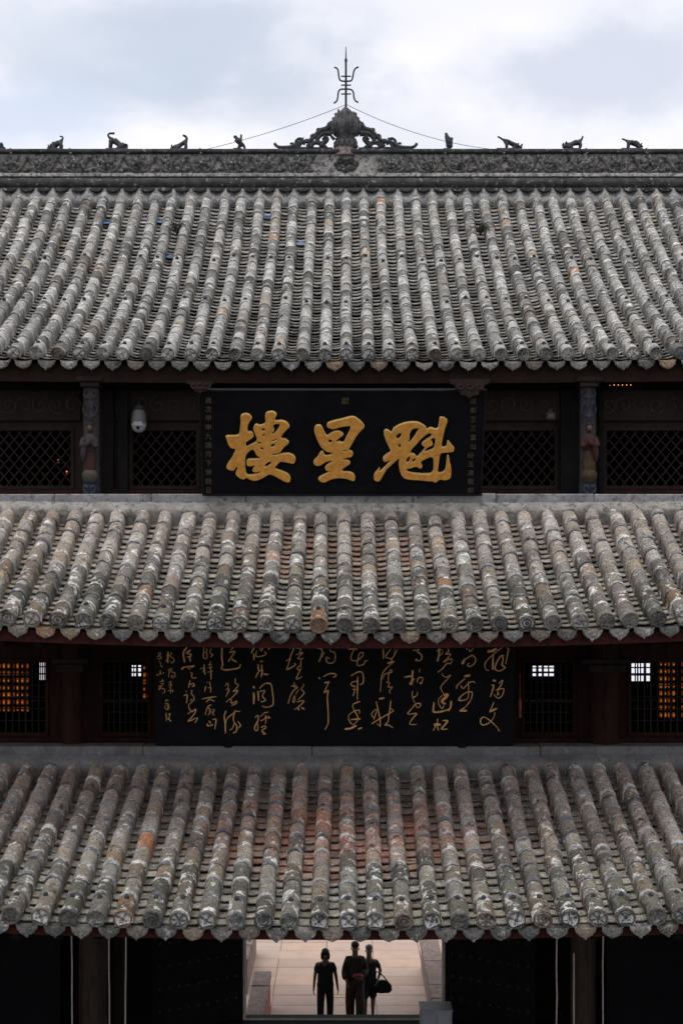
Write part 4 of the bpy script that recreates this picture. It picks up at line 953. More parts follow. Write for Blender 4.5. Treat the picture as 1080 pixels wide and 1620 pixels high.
# long poem board of the middle storey
BM = Board([(246, 1180)], 17.30, 17.12, 1180, 1004)
bm_ = thing('poem_board', 'long black board of flowing gold cursive verse in the middle storey', 'plaque')
ll = BM.uv(246, 1180); lr = BM.uv(812, 1180); yt = BM.uv(500, 1004)[1]
b = MB(); b.bbox(ll[0], lr[0], 0, yt, -.06, 0, .008); onboard(b.obj('panel', M_black, bm_), BM)
for px in (362, 730):
    a = BM.uv(px, 1176); b = MB(); b.bbox(a[0]-.05, a[0]+.05, a[1]-.05, a[1]+.03, .001, .06, .012); onboard(b.obj('support_block', M_woodb, bm_), BM)
poem = [
 ((740,1015), ["38:310,155 380,150 460,110;14:540,95 440,175 340,260 275,340 268,400 290,450 330,462;22:400,200 395,330 395,450;14:620,95 645,120 630,200 600,360;20:545,230 560,280 550,330 540,370 600,420;16:575,225 530,225 480,290 440,370 430,430 470,465 530,460 600,410",
  "28:395,615 440,635;16:370,700 410,700 390,780 355,885;14:490,670 550,620 530,690 480,760 450,780 560,750 565,810 530,880 480,905 430,870 415,840;14:470,800 485,820 460,850 495,850",
  "14:415,965 370,1070 345,1130;26:340,1125 460,1070;14:425,1130 420,1190 370,1270 300,1320 230,1335 198,1290 210,1230 260,1210 330,1250 400,1310 460,1370 500,1435"]),
 ((670,1015), ["12:680,110 700,130;12:720,120 740,160 790,105;16:620,360 640,300 708,255 780,220 830,285 805,355 735,400 695,370 730,345;32:615,360 650,290",
  "32:650,555 740,540;14:660,590 590,650 530,710 525,760;14:590,700 630,750 690,690 740,650 800,640 815,665;15:710,640 715,740 705,900 620,940 560,935 600,870 680,815 760,805 775,850 740,950 660,1050 600,1085;30:570,1105 690,1105",
  "24:240,110 245,200 215,320;16:205,155 280,125;10:310,130 290,190 250,230;16:380,110 400,150 350,200 430,200 370,270 310,330;16:320,330 420,275 450,300 420,355 370,350 300,430 225,490",
  "12:290,505 310,550 360,570 430,535 370,610 270,730 320,840",
  "34:310,850 380,850 340,900 290,960 350,1000;12:300,860 240,920 240,1000 300,1075 320,1000;24:165,970 150,1100 180,1130 280,1120 390,1090;26:435,950 430,1040 390,1110",
  "34:160,1330 270,1330;14:218,1235 215,1300 150,1425;16:215,1360 235,1420;20:300,1265 380,1270 330,1340 280,1400 375,1400"]),
 ((580,1015), ["16:735,145 840,125 800,150 870,210 880,270 840,305 780,295;36:780,285 800,295",
  "22:600,570 740,545;22:735,460 725,590 715,695;20:745,590 680,685;10:760,590 740,640;12:850,435 835,490;14:810,590 805,650 820,590 880,570 895,610 865,685;24:850,650 870,680",
  "10:735,790 725,850 745,890 800,860 810,800;18:725,905 770,880;10:740,920 770,985;14:780,1020 810,1060 855,1030 850,990 780,1000 720,1070 655,1160 800,1150 740,1220 685,1320 800,1325",
  "18:260,120 265,200 265,275;12:385,120 320,200 305,250 400,270 440,200 440,120;14:490,120 450,200 390,300 440,325 340,345;26:330,345 440,325",
  "12:400,350 300,440 240,540 225,680 215,800;12:250,600 290,520 400,490 385,450 360,490 345,560 340,640;12:340,640 320,655 365,660 340,730 410,725 360,790 380,830",
  "26:195,920 280,900;16:150,960 180,1090 210,1250 215,1360;12:180,1080 120,1100 75,1165 110,1220;16:80,1315 200,1240 430,1110;12:170,1080 110,1250;10:160,1310 215,1355;16:385,945 370,1060 350,1200 340,1280 285,1335 340,1335 420,1380;12:380,1060 430,1110"]),
 ((490,1015), ["20:615,120 760,120;14:710,120 660,230 670,295 760,300 850,220 840,170 790,200 770,280 760,380 860,365 885,310 925,305",
  "16:655,550 760,490 830,490 855,560 850,660 800,690;18:765,560 760,930;14:770,630 680,650 665,700 740,720;12:710,700 710,820 685,870;10:680,765 760,770",
  "18:690,1000 800,955;14:690,1000 690,1060 760,1190 770,1250 700,1330;12:790,1150 790,1100 720,1110 630,1170 620,1240 660,1310 720,1345;20:655,1250 810,1235;26:555,1400 650,1390 750,1340;20:770,1400 835,1380",
  "18:120,110 175,110 200,170 145,330;12:235,170 190,250;14:325,120 330,155 390,170 410,250 380,330 310,345 265,310 270,250 320,275",
  "18:145,570 160,600;16:220,560 310,515 400,515 420,545 370,575;14:235,660 310,640 270,720 230,820 295,780 280,880 290,1050 295,1250 290,1320 240,1410;24:235,660 310,645"]),
 ((440,1015), ["16:180,105 250,105 215,190 180,280;12:130,305 205,275;16:190,280 160,380 140,450 280,370 250,350;14:290,105 370,120 340,170 400,180 280,210;14:400,180 310,270 410,265;14:365,280 360,390;14:370,390 320,400 310,440 350,460 370,420 330,500 290,600 380,560",
  "12:205,715 300,700;14:260,650 255,720 310,735 250,780 200,860 160,990;10:330,770 280,840;12:265,860 240,930 245,975 270,940 265,860;12:400,670 410,700 370,760 415,810 390,860 320,930;14:300,965 415,945 330,1040 260,1090;16:320,1060 330,1100;20:370,1050 420,1085"]),
 ((340,1015), ["20:115,100 110,250 125,370 105,430 180,455 290,440 385,420 410,360;14:320,75 250,135;20:230,175 320,155 290,210 215,315;20:270,280 345,325",
  "10:165,710 205,665 215,750;12:175,770 225,760 180,880;8:235,770 200,840;14:330,590 325,660 375,690 340,750 290,800 370,780 310,860 180,970;14:270,920 260,970 290,985 345,950 340,990 265,1025",
  "18:180,1110 150,1190 165,1300 170,1470;12:170,1330 200,1230 280,1160 330,1120 410,1120;14:325,1100 300,1200 300,1270 350,1350 340,1440 290,1460;12:320,1290 280,1390 235,1415;14:370,1275 410,1340 375,1385",
  "18:640,80 600,150 585,190;20:625,190 625,295;14:720,100 740,150 775,90;14:670,140 665,240 810,210 795,150;16:880,90 855,130",
  "10:725,330 750,305 765,330;18:690,360 705,470 760,455 740,570;16:750,370 750,460;16:700,480 650,580;20:780,520 855,525",
  "22:610,710 635,750;24:620,810 625,900 620,1000;20:690,790 700,945;16:715,750 780,685 850,665 900,690 920,800 935,950 910,1030 800,1050 760,1025;14:715,800 800,785 760,870 810,940 735,965",
  "14:645,1220 685,1180 695,1250 650,1340 635,1400 670,1430 690,1380 680,1300;12:730,1200 800,1140 860,1130;12:735,1270 800,1230 820,1180 810,1320;12:820,1220 880,1220 850,1190;14:740,1380 790,1350 815,1380 750,1430 815,1480 760,1480"]),
 ((280,1015), ["12:430,80 430,170 425,255 480,265 475,160;12:470,110 485,140 450,180;10:515,65 560,85;14:550,110 530,170 575,215 535,245",
  "10:370,435 440,420;16:435,365 440,470 455,530;8:440,440 415,490;9:535,310 535,350 500,370 560,365;9:495,420 575,405;9:490,490 580,470;13:530,370 545,480 545,605",
  "14:480,650 485,660;14:465,710 440,805;12:520,640 540,740 540,815;10:500,740 555,740",
  "15:400,920 520,895 635,880;15:530,890 520,920 470,970;12:530,925 600,955",
  "12:550,1010 490,1050 455,1170;10:500,1080 520,1060 520,1140 500,1180 525,1150;10:570,1085 600,1090 575,1150 600,1180;8:545,1080 550,1150",
  "16:510,1270 545,1310;16:490,1310 495,1350 580,1330;14:570,1250 620,1240 625,1300 605,1400",
  "22:165,90 105,170 110,250 125,330;22:220,130 150,190;20:170,200 220,200 215,240 165,245;20:205,260 215,320",
  "16:75,440 110,410 200,400 280,385 225,420;26:75,445 105,415;12:180,420 210,450;14:210,490 245,510 235,560 270,585 315,575",
  "14:215,615 185,740;14:205,690 265,670 275,700 240,720 290,710",
  "14:140,795 155,800;14:110,870 165,850 155,985;12:220,780 245,785 230,830 275,890 265,950 220,940 245,920",
  "14:245,965 195,1010 195,1060 240,1120 300,1080 295,1130 240,1210 180,1280 330,1220 290,1300;12:175,1160 240,1110"]),
 ((240,1015), ["20:265,160 260,340;10:235,230 285,220;14:260,260 235,320;9:300,180 330,180 295,230 350,270 360,310 330,345 305,310",
  "10:285,430 275,570;8:260,455 310,440;9:330,420 310,480 370,500 380,570;9:330,530 320,570 345,575 350,540",
  "9:270,660 320,640;10:305,630 310,700;9:275,700 325,690 290,740 320,745;9:270,790 340,775 335,810;9:305,760 310,830",
  "9:245,920 220,970;9:235,940 275,940;10:215,1000 260,990 280,1050 250,1090 215,1060 225,1020;8:250,1000 260,1070",
  "10:230,1140 240,1210 235,1270;8:220,1190 250,1190;10:275,1150 290,1200 250,1240;14:265,1230 315,1280;8:300,1140 280,1230",
  "10:120,180 145,175 140,220 115,215 120,180;9:85,250 110,235 160,250 130,280 90,270;9:120,310 140,330 150,390 180,400",
  "14:80,540 120,520;14:140,465 140,515;9:125,520 165,515;14:185,495 195,510",
  "9:175,600 180,640;8:130,640 200,630;10:110,720 150,710 115,770 150,750;8:140,670 205,670;9:190,680 150,740 205,760 210,810 175,825"])]
for (ox, oy), chars in poem:
    for ch in chars:
        b = MB()
        for i, st_ in enumerate(ch.split(';')):
            w, body = st_.split(':'); q = [BM.uv(ox + x/10.125, oy + y/10.125) for x, y in pp(body)]
            ribbon(b, q, float(w)/10.125*17.2/F*1.22, .0012 + .0005*i, .003)
        onboard(b.obj('written_character', M_gold2, bm_), BM)

# ------------------------------------------------------------------ ridge ornaments
def Z3(zx, zy, ox, oy, d=DR+.05): return W(ox + zx/3, oy + zy/3, d)
fin = thing('ridge_finial', 'dark lotus bud finial with openwork scrolls in the middle of the ridge', 'finial', None, (WX(547, DR+.05), DR+.05, ZR(237)))
Fo = fin.location.copy(); k3 = (DR+.05)/F/3
def rel(zx, zy, dy=0.0): p = Z3(zx, zy, 360, 60) - Fo; return (p.x, p.y+dy, p.z)
M_fin = rough_mat('weathered_finial_clay', (.06,.06,.06), (.13,.13,.13), 8, (.03,.03,.03), .58, .6)
M_finb = rough_mat('chipped_pink_plaster', (.30,.22,.20), (.40,.34,.32), 8, (.08,.08,.08), .55, .5)
b = MB(); prof = [(r_*k3, (rel(560, y_)[2])) for r_, y_ in ((50,560),(52,545),(46,528),(50,520))]; b.lathe(prof, 16, 0, Matrix.Translation((rel(556,0)[0],0,0)), sy=.8); b.obj('base', M_finb, fin, 40)
b = MB(); prof = [(r_*k3, rel(560, y_)[2]) for r_, y_ in ((50,522),(55,508),(50,492),(40,482),(46,470),(60,448),(70,428),(67,405),(53,378),(36,355),(17,338),(3,324))]
b.lathe(prof, 18, 0, Matrix.Translation((rel(560,0)[0],0,0)), sy=.8); b.obj('bud', M_fin, fin, 40)
b = MB()
for q in range(11):
    a = math.pi + math.pi*q/10 + U(-.1,.1); u = U(.9,1.02)
    b.tube(smoothline([(rel(560,0)[0]+r_*k3*math.cos(a)*1.0, r_*k3*math.sin(a)*.8, rel(0,y_)[2]) for r_, y_ in ((48,468),(62,448),(71*u,426),(67*u,403),(54*u,377),(38*u,355+U(-6,4)))],3), [.008+.012*math.sin(math.pi*min(1,k_/15)) for k_ in range(16)], 6)
b.obj('flame_ridges', M_fin, fin, 50)
b = MB(); b.ball((0,0,0), .055, .035, .085, 8); pm_ = b.mesh('petal', M_fin, 50)
for ringz, nn, rr, tilt, sc_ in ((515, 13, 50, .3, .42), (500, 13, 48, .3, .42), (486, 11, 42, .3, .42), (432, 6, 60, .1, 1.35)):
    for q in range(nn):
        a = 2*math.pi*q/nn + (.25 if ringz in (500, 432) else 0); o = link('petal', pm_, fin)
        o.matrix_local = Matrix.Translation((rel(560,0)[0]+rr*k3*math.cos(a), .8*rr*k3*math.sin(a), rel(0,ringz)[2])) @ Matrix.Rotation(a, 4, 'Z') @ Matrix.Rotation(tilt, 4, 'Y') @ Matrix.Rotation(math.pi/2, 4, 'Z') @ Matrix.Diagonal((sc_*.8, 1, sc_, 1))
b = MB()
for zx, zy, s_ in ((508,392,-1),(500,415,-1),(520,371,-1),(496,440,-1),(534,354,-1),(612,392,1),(622,420,1),(600,370,1),(498,470,-1),(618,452,1)):
    b.tube(smoothline([rel(zx-s_*8, zy+12), rel(zx+s_*2, zy+2), rel(zx+s_*10, zy-10), rel(zx+s_*4, zy-16)], 3), [.03,.03,.028,.026,.024,.02,.017,.013,.01,.006], 6)
b.obj('flame_curls', M_fin, fin, 50)
def scrollwork(mirror):
    b = MB(); mx = (lambda x: 1120-x) if mirror else (lambda x: x)
    def T_(pts, r0, r1=None):
        q = smoothline([rel(mx(x), y) for x, y in pts], 4); n = len(q); r1 = r0*.6 if r1 is None else r1
        b.tube(q, [(r0 + (r1-r0)*i/(n-1))*k3*3/3 for i in range(n)], 7)
    T_([(500,400),(470,430),(440,440),(410,470),(385,490),(345,495),(310,515),(260,520),(235,515),(222,500)], 13, 7)
    T_([(495,455),(465,452),(440,462),(425,485),(440,500),(460,490),(452,475)], 14, 8)
    T_([(500,425),(488,405),(478,420),(490,435)], 12, 8)
    T_([(420,470),(430,445),(445,432),(460,440)], 9, 5); T_([(395,520),(405,500),(430,498),(455,512),(470,525)], 12, 9)
    T_([(330,520),(345,505),(355,485),(340,478),(325,488),(322,505)], 9, 6)
    T_([(375,515),(390,500),(380,485),(365,490),(362,508)], 9, 6); T_([(455,470),(470,480),(455,500),(435,515)], 15, 10)
    T_([(300,522),(312,512),(308,500),(296,503)], 7, 5); T_([(470,440),(480,430),(495,432)], 10, 8); T_([(275,522),(330,523),(400,524),(500,526)], 7, 7)
    T_([(400,478),(395,465),(408,455)], 6, 3); T_([(360,492),(350,480),(362,474)], 5, 3); T_([(430,447),(424,434),(436,428)], 6, 3)
    return b.obj('scroll_carving', M_beast, fin, 50)
scrollwork(False); scrollwork(True)

rod = thing('trident_rod', 'thin black iron lightning rod with double trident curls on the finial', 'lightning rod', None, Fo + Vector(rel(561, 330)))
Ro = rod.location.copy()
def rr(zx, zy): p = Z3(zx, zy, 360, 60) - Ro; return (p.x, p.y, p.z)
b = MB(); b.tube([rr(561,345), rr(561,240), rr(561,118), rr(561,105), rr(561,95), rr(561,42)], [.018,.018,.016,.024,.011,.005], 8); b.obj('shaft', M_iron, rod)
for pts in ([(505,140),(517,143),(524,155),(527,180),(532,198),(545,205),(577,205),(590,198),(596,170),(602,150),(612,141),(621,138)],
            [(503,310),(515,302),(522,285),(525,258),(533,245),(550,243),(575,243),(590,248),(597,262),(599,282),(606,298),(620,306)]):
    b = MB(); b.tube(smoothline([rr(*p) for p in pts], 3), .0135, 7); b.obj('trident_curl', M_iron, rod, 50)
for y_ in (182, 224, 266): b = MB(); b.tube([rr(538,y_), rr(585,y_)], .0115, 7); b.obj('crossbar', M_iron, rod)
def chain(p0, p1, sag, label):
    t = thing('stay_chain', label, 'chain', None, p0); n = 60; b = MB()
    for i in range(n):
        q = []
        for u in (i/n, (i+.62)/n): v = p0.lerp(p1, u) - p0; v.z -= sag*4*u*(1-u); q.append(v)
        b.tube(q, .0055, 5); 
        q2 = []
        for u in ((i+.5)/n, (i+1.1)/n): v = p0.lerp(p1, min(1,u)) - p0; v.z -= sag*4*min(1,u)*(1-min(1,u)); q2.append(v)
        b.tube(q2, .003, 5)
    tag(b.obj('links', M_iron, t), kind='stuff')
chain(W(546,166,DR+.12), W(318,238,DR+.1), .055, 'thin chain running from the trident rod down to the left')
chain(W(549,166,DR+.12), W(786,237,DR+.1), .125, 'thin sagging chain running from the trident rod down to the right')
b = MB()
for px, lab in ((18,'small pale clip on the ridge edge nearest the left side of the photo'),(112,'small pale clip on the ridge edge just right of the cat-like beast'),(203,'small pale clip on the ridge edge right of the S-tailed beast'),
                (318,'small pale clip on the ridge edge where the left chain ends'),(797,'small pale clip on the ridge edge left of the straight-tailed beast'),(928,'small pale clip on the ridge edge right of the broad-headed beast'),
                (1023,'small pale clip on the ridge edge nearest the right side of the photo'),(704,'small pale clip on the ridge edge below the bird-like figure')):
    o = thing('chain_clip', lab, 'clip', 'pale clips along the ridge cap', W(px, 240, DR-.05))
    b = MB(); b.bbox(-.016,.016,-.012,.012,-.03,.045,.004); b.bbox(-.03,.0,-.01,.01,.046,.06,.003); b.obj('clip_body', M_mortar, o)

# ridge beasts: spine, tail and legs as one skinned body
def beast(label, name, ox, oy, body, tail, legs, extra=(), cat='roof figure', dy=.0):
    base = W(ox + body[0][0]/3, 237.5, DR+.16); d = DR+.16; k = d/F/3
    def q(a, off=0.0): p = W(ox + a[0]/3, oy + a[1]/3, d) - base; return (p.x, p.y+off, p.z)
    V = [q(a) for a in body]; E = [(i, i+1) for i in range(len(body)-1)]; Rr = [a[2]*k*1.3 for a in body]
    at = len(body)-1
    for a in tail: V.append(q(a)); E.append((at, len(V)-1)); Rr.append(a[2]*k*1.2); at = len(V)-1
    for root, pts, side in legs:
        for s_ in ((-1, 1) if side else (0,)):
            at = root
            for a in pts: V.append(q(a, s_*.05)); E.append((at, len(V)-1)); Rr.append(a[2]*k*1.15); at = len(V)-1
    t = thing(name, label, cat, 'figures along the ridge', base)
    rt = len(body)//2
    hb_ = MB(); hp_ = q(body[0]); sx_ = -1 if body[0][0] < body[1][0] else 1; hr_ = body[0][2]*k
    hb_.ball(hp_, hr_*1.1, hr_, hr_*.95, 8)
    if cat == 'roof figure' and name == 'ridge_beast': hb_.ball((hp_[0]+sx_*hr_*.8, hp_[1]-.01, hp_[2]-hr_*.35), hr_*.6, hr_*.6, hr_*.5, 7)
    hb_.obj('head', M_beast, t, 50)
    skin('body', V, E, Rr, M_beast, t, 1, rt)
    b = MB()
    for (zx, zy, r_) in extra:
        for s_ in (-1, 1): p = q((zx, zy), s_*.03); b.ball(p, r_*k, r_*k*.7, r_*k*1.2, 6)
    if extra: b.obj('ears_and_mane', M_beast, t, 50)
    b = MB(); x0_ = min(v[0] for v in V)-.02; x1_ = max(v[0] for v in V[:len(body)])+.02; b.bbox(x0_, x1_, -.09, .09, -.012, .012, .004); b.obj('foot_slab', M_beast, t)
beast('small seated figure cut by the left edge of the photo', 'ridge_beast', 0, 180, [(20,163,7),(8,156,10),(-8,148,13),(-20,150,12)], [], [(1,[(10,170,6)],1),(3,[(-20,170,8)],1)])
beast('slender crouching cat-like beast with hooked tail raised at right', 'ridge_beast', 0, 180, [(237,160,9),(252,152,8),(268,144,11),(286,134,9)], [(296,124,4.5),(301,113,4),(296,107,3.5),(284,108,3.5)], [(3,[(293,150,6),(289,172,5)],1),(1,[(258,164,5.5),(249,173,5)],1)], [(232,152,3.5)])
beast('beast with head down at right and S-curled tail flung up at left', 'ridge_beast', 0, 180, [(594,160,11),(574,153,10),(556,134,11),(537,120,10)], [(519,113,5),(513,100,4.5),(522,92,4.5),(535,94,5),(547,91,6)], [(3,[(527,138,7),(524,168,6)],1),(1,[(568,166,7),(552,171,6)],1)], [(586,144,5),(603,150,5),(596,148,5)])
beast('beast bowing to the left with thick upright tail and raised haunches', 'ridge_beast', 0, 180, [(819,161,8),(838,160,8),(857,149,9),(876,134,8)], [(888,123,6),(886,111,6),(876,104,5.5),(866,101,4.5)], [(3,[(884,150,6),(880,172,5.5)],1),(1,[(842,168,6),(832,173,5)],1)], [(816,153,4)])
beast('small dark monkey-like figure standing upright with raised arm', 'ridge_figure', 360, 60, [(37,470,8.5),(46,480,6),(55,492,11),(64,506,9.5)], [], [(3,[(54,517,6),(46,530,5.5)],0),(3,[(79,511,6),(81,530,5.5)],0),(2,[(64,477,5),(65,456,4)],0),(2,[(40,492,4.5),(34,484,4)],0)])
beast('upright bird-like figure with folded wing on a mound', 'ridge_figure', 360, 60, [(1036,456,7),(1040,472,10),(1050,490,14),(1052,510,12)], [(1050,523,18)], [(2,[(1062,480,7),(1067,471,4)],0)])
beast('beast with straight tail slanting up left and lowered eared head', 'ridge_beast', 720, 180, [(305,158,9),(284,153,9),(263,141,10),(240,128,9)], [(222,121,4.5),(210,113,4),(198,107,3.5)], [(3,[(244,148,6),(242,168,5)],1),(1,[(278,164,6),(266,168,5)],1)], [(297,145,4),(314,149,4.5)])
beast('broad-headed beast crouching to the left with thin tail up right', 'ridge_beast', 720, 180, [(520,156,11),(541,151,10),(562,138,10),(584,130,9)], [(597,123,4.5),(602,113,4),(604,104,3)], [(3,[(593,148,6),(590,168,5)],1),(1,[(546,163,7),(556,168,5)],1)], [(510,146,5),(524,139,5),(532,143,4)])
beast('level-backed small beast walking right with tail held out left', 'ridge_beast', 720, 180, [(878,154,8),(862,145,8.5),(843,136,9),(824,131,9)], [(810,127,4.5),(798,122,4),(788,118,3.5)], [(3,[(820,148,6),(818,168,5)],1),(1,[(868,160,5),(872,169,5)],1)], [(880,145,3.5)])

# blue plastic scraps caught in the gutters of the main roof
M_bluep = plain('blue_plastic', (.10,.22,.62), .4)
for px, py, lab in ((167,355,'blue scrap under the orange tile'),(249,352,'pale blue scrap high on the roof, left of the chain'),(265,408,'blue scrap lower down in the gutter, lowest of all'),(463,386,'blue scrap in the gutter left of the middle'),(412,343,'small blue scrap close under the ridge mortar')):
    best = min((i*.02 for i in range(int(R1.len/.02))), key=lambda t: abs(AY - (R1.frame(0,t,.03).translation.z-ZC)/R1.frame(0,t,.03).translation.y*F - py))
    d = R1.frame(0, best).translation.y; x0_ = WX(547,17.6); x = x0_ + (round((WX(px,d)-x0_)/DSP-.5)+.5)*DSP
    t = thing('plastic_scrap', 'bright ' + lab, 'plastic scrap', None); t.matrix_world = R1.frame(x, best, .045) @ Matrix.Rotation(-.25, 4, 'X')
    b = MB(); vs = [(-.06,-.05,0),(.0,-.055,.008),(.06,-.045,.002),(.065,.04,.0),(.0,.05,.01),(-.055,.045,.003)]
    b.add(vs + [(x,y,z-.004) for x,y,z in vs], [(0,1,4,5),(1,2,3,4),(11,10,7,6),(10,9,8,7)] + [(k,(k+1)%6,(k+1)%6+6,k+6) for k in range(6)]); b.obj('sheet', M_bluep, t)

M_dry = rough_mat('dry_dark_stems', (.02,.02,.018), (.05,.047,.04), 20)
for px, py, lab in ((281,366,'dark dry plant tuft on the roof left of the middle'),(760,366,'dark dry plant tuft on the roof right of the middle')):
    best = min((i*.02 for i in range(int(R1.len/.02))), key=lambda t: abs(AY - (R1.frame(0,t,.1).translation.z-ZC)/R1.frame(0,t,.1).translation.y*F - py))
    q = R1.frame(0, best, .10).translation; t = thing('dry_plant', lab, 'plant', None, (WX(px,q.y), q.y, q.z)); b = MB()
    for i in range(46):
        a = U(0,6.28); r_ = U(.05,.19); h_ = U(.02,.16); b.tube(smoothline([(0,0,-.06),(r_*.5*math.cos(a),r_*.4*math.sin(a)-.02,h_*.8),(r_*math.cos(a),r_*.8*math.sin(a)-.03,h_*.5+U(-.08,.06))],2), [.007,.006,.005,.004,.003], 4)
    tag(b.obj('stems', M_dry, t), kind='stuff')

# ------------------------------------------------------------------ fittings on the upper storey
M_camtop = plain('shaded_grey_plastic', (.10,.10,.10), .5)  # upper housing darkened in its colour to stand for shade under the eave
d = 17.95; sc_ = thing('security_camera', 'white dome security camera hanging under the left eave', 'camera', None, W(220, 668, d)); k = d/F
b = MB(); b.lathe([(8*k,26*k),(9*k,20*k)], 16); b.tube([(0,0,24*k),(0,0,31*k),(0,.05,34*k),(0,.20,34*k)], 2.6*k, 8); b.obj('hanger', M_iron, sc_, 40)
b = MB(); b.lathe([(3*k,21*k),(9*k,19*k),(11.3*k,12*k),(12*k,2*k),(12*k,-2*k)], 20); b.obj('housing', M_camtop, sc_, 40)
b = MB(); b.lathe([(11.8*k,-2.2*k),(11.6*k,-6*k),(9.4*k,-12*k),(5*k,-15.6*k),(.3*k,-16.8*k)], 20); b.obj('dome', M_white, sc_, 50)
b = MB(); b.bbox(-7*k,7*k,-12.6*k,-9*k,-7*k,0,.004); b.obj('sensor_window', M_grey, sc_)
b = MB(); M_ = Matrix.Translation((0,-9.8*k,-9.5*k)) @ Matrix.Rotation(math.radians(65),4,'X'); b.lathe([(2.6*k,-1.5*k),(2.6*k,1.6*k),(1.8*k,1.9*k)], 14, 0, M_); b.obj('lens', M_black, sc_, 40)
d = 17.9; fl_ = thing('wall_lamp', 'small dull brass lamp box on the frieze right of the name board', 'lamp', None, W(870, 659, d)); k = d/F
b = MB(); b.bbox(-7*k,7*k,-.07,.07,-6*k,6*k,.012); b.obj('housing', M_ochre, fl_)
b = MB(); b.bbox(-5*k,5*k,-.078,-.0705,-4*k,3*k,.002); b.obj('lens_cover', M_cream, fl_)
b = MB(); b.bbox(-3*k,3*k,-.03,.05,6.2*k,12*k,.006); b.obj('hanger', M_iron, fl_)
E_red = emit('red_glow', (1,.13,.02), 1.6); E_amb = emit('amber_glow', (1,.42,.06), 1.4)
for px, py, lab in ((93,728,'small red-orange lamp glowing behind the left lattice, upper one'),(106,746,'small red-orange lamp glowing behind the left lattice, lower one')):
    t = thing('indicator_lamp', lab, 'lamp', 'red lamps behind the upper left lattice', W(px, py, 18.5)); b = MB(); b.ball((0,0,0), .011, n=8); b.obj('bulb', E_red, t); b = MB(); b.lathe([(.012,-.04),(.012,-.014)], 8); b.obj('holder', M_grey, t)
for i in range(6):
    t = thing('string_light', ('leftmost','second from left','third from left','third from right','second from right','rightmost')[i] + ' of six tiny amber bulbs under the right eave', 'string light', 'amber bulbs under the right eave', W(964+i*6.6, 609, 17.95)); b = MB(); b.ball((0,0,0), .007, n=7); b.obj('bulb', E_amb, t); b = MB(); b.lathe([(.008,.008),(.008,.03)], 8); b.obj('socket', M_dark, t)

# racks of amber votive lamps inside the middle storey
def lamp_mat():
    g = N('amber_votive_glass'); r = g.n('ShaderNodeObjectInfo').outputs['Random']
    c = g.ramp(r, [(0,(.9,.16,.015)),(.6,(1,.24,.025)),(1,(1,.33,.05))]); g.put(g.b.inputs['Emission Color'], c); g.put(g.b.inputs['Emission Strength'], g.math('MULTIPLY_ADD', g.math('POWER', white(g, r, 5.0), 2.0), .17, .015))
    return g.done((.3,.1,.02), .4)
M_amb = lamp_mat(); E_flame = emit('votive_flame', (1,.36,.05), .45)
def rack(px0, px1, py0, py1, d, label):
    c = W((px0+px1)/2, (py0+py1)/2, d); t = thing('lamp_rack', label, 'lamp rack', None, c)
    w = (px1-px0)*d/F; h = (py1-py0)*d/F
    b = MB(); b.box(-w/2, w/2, .06, .09, -h/2, h/2); b.obj('back_panel', M_woodr, t)
    nz = max(2, round(h/.098)); nx = max(1, round(w/.062))
    for j in range(nz+1):
        b = MB(); z = -h/2 + h*j/nz; b.box(-w/2, w/2, -.05, .058, z-.005, z+.005); b.obj('shelf', M_woodb, t)
    b = MB(); b.lathe([(.016,.0),(.021,.01),(.022,.05),(.017,.06),(.012,.064)], 8); gm = b.mesh('votive_lamp', M_amb, 40)
    b = MB(); b.ball((0,-.022,.028), .007, .004, .012, 6); fm = b.mesh('flame', E_flame)
    for j in range(nz):
        for i in range(nx):
            o = link('votive_lamp', gm, t); o.location = (-w/2 + w*(i+.5)/nx, 0, -h/2 + h*j/nz + .012)
            f_ = link('flame', fm, o)
rack(-40, 47, 1047, 1127, 19.2, 'rack of amber votive lamps behind the left lattice, beside the photo edge')
rack(225, 240, 1050, 1106, 19.0, 'narrow amber lamp rack just left of the poem board')
rack(1041, 1068, 1044, 1136, 19.2, 'tall rack of amber votive lamps behind the right lattice')
rack(1076, 1110, 1044, 1136, 19.2, 'amber lamp rack cut by the right edge of the photo')
d = 17.6; t = thing('hanging_tassel', 'thin red hanging tassel at the right end of the poem board', 'tassel', None, W(822, 1065, d))
b = MB(); b.tube([(0,0,.0),(0,0,-.30)], .004, 6); b.obj('cord', E_red if 0 else M_redside, t); b = MB(); b.lathe([(.006,-.30),(.016,-.34),(.018,-.40),(.012,-.52),(.02,-.56)], 10); b.obj('tassel_body', M_redside, t, 40)

# ------------------------------------------------------------------ gate opening and porch
DG = 23.0; gx0, gx1 = WX(388, DG), WX(700, DG); gt = ZF + 2.95
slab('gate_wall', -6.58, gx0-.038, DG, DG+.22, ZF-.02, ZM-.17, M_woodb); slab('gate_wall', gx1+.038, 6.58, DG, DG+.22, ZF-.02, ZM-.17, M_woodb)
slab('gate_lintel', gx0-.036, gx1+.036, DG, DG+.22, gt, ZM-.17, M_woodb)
M_jamb = rough_mat('pale_jamb_timber', (.34,.30,.26), (.46,.41,.36), 6, None, .6, .2, stretch=(1,1,.2))
slab('door_jamb', gx0-.035, gx0, DG-.03, DG+.25, ZF+.0, gt-.003, M_jamb); slab('door_jamb', gx1, gx1+.035, DG-.03, DG+.25, ZF, gt-.003, M_jamb)
b = MB(); b.bbox(gx0-.033, gx1+.033, DG-.02, DG+.06, ZF-.10, ZF-.002, .004); b.obj('threshold', M_jamb, T)
M_stud = plain('dull_iron_stud', (.035,.035,.038), .45, .4, .6)
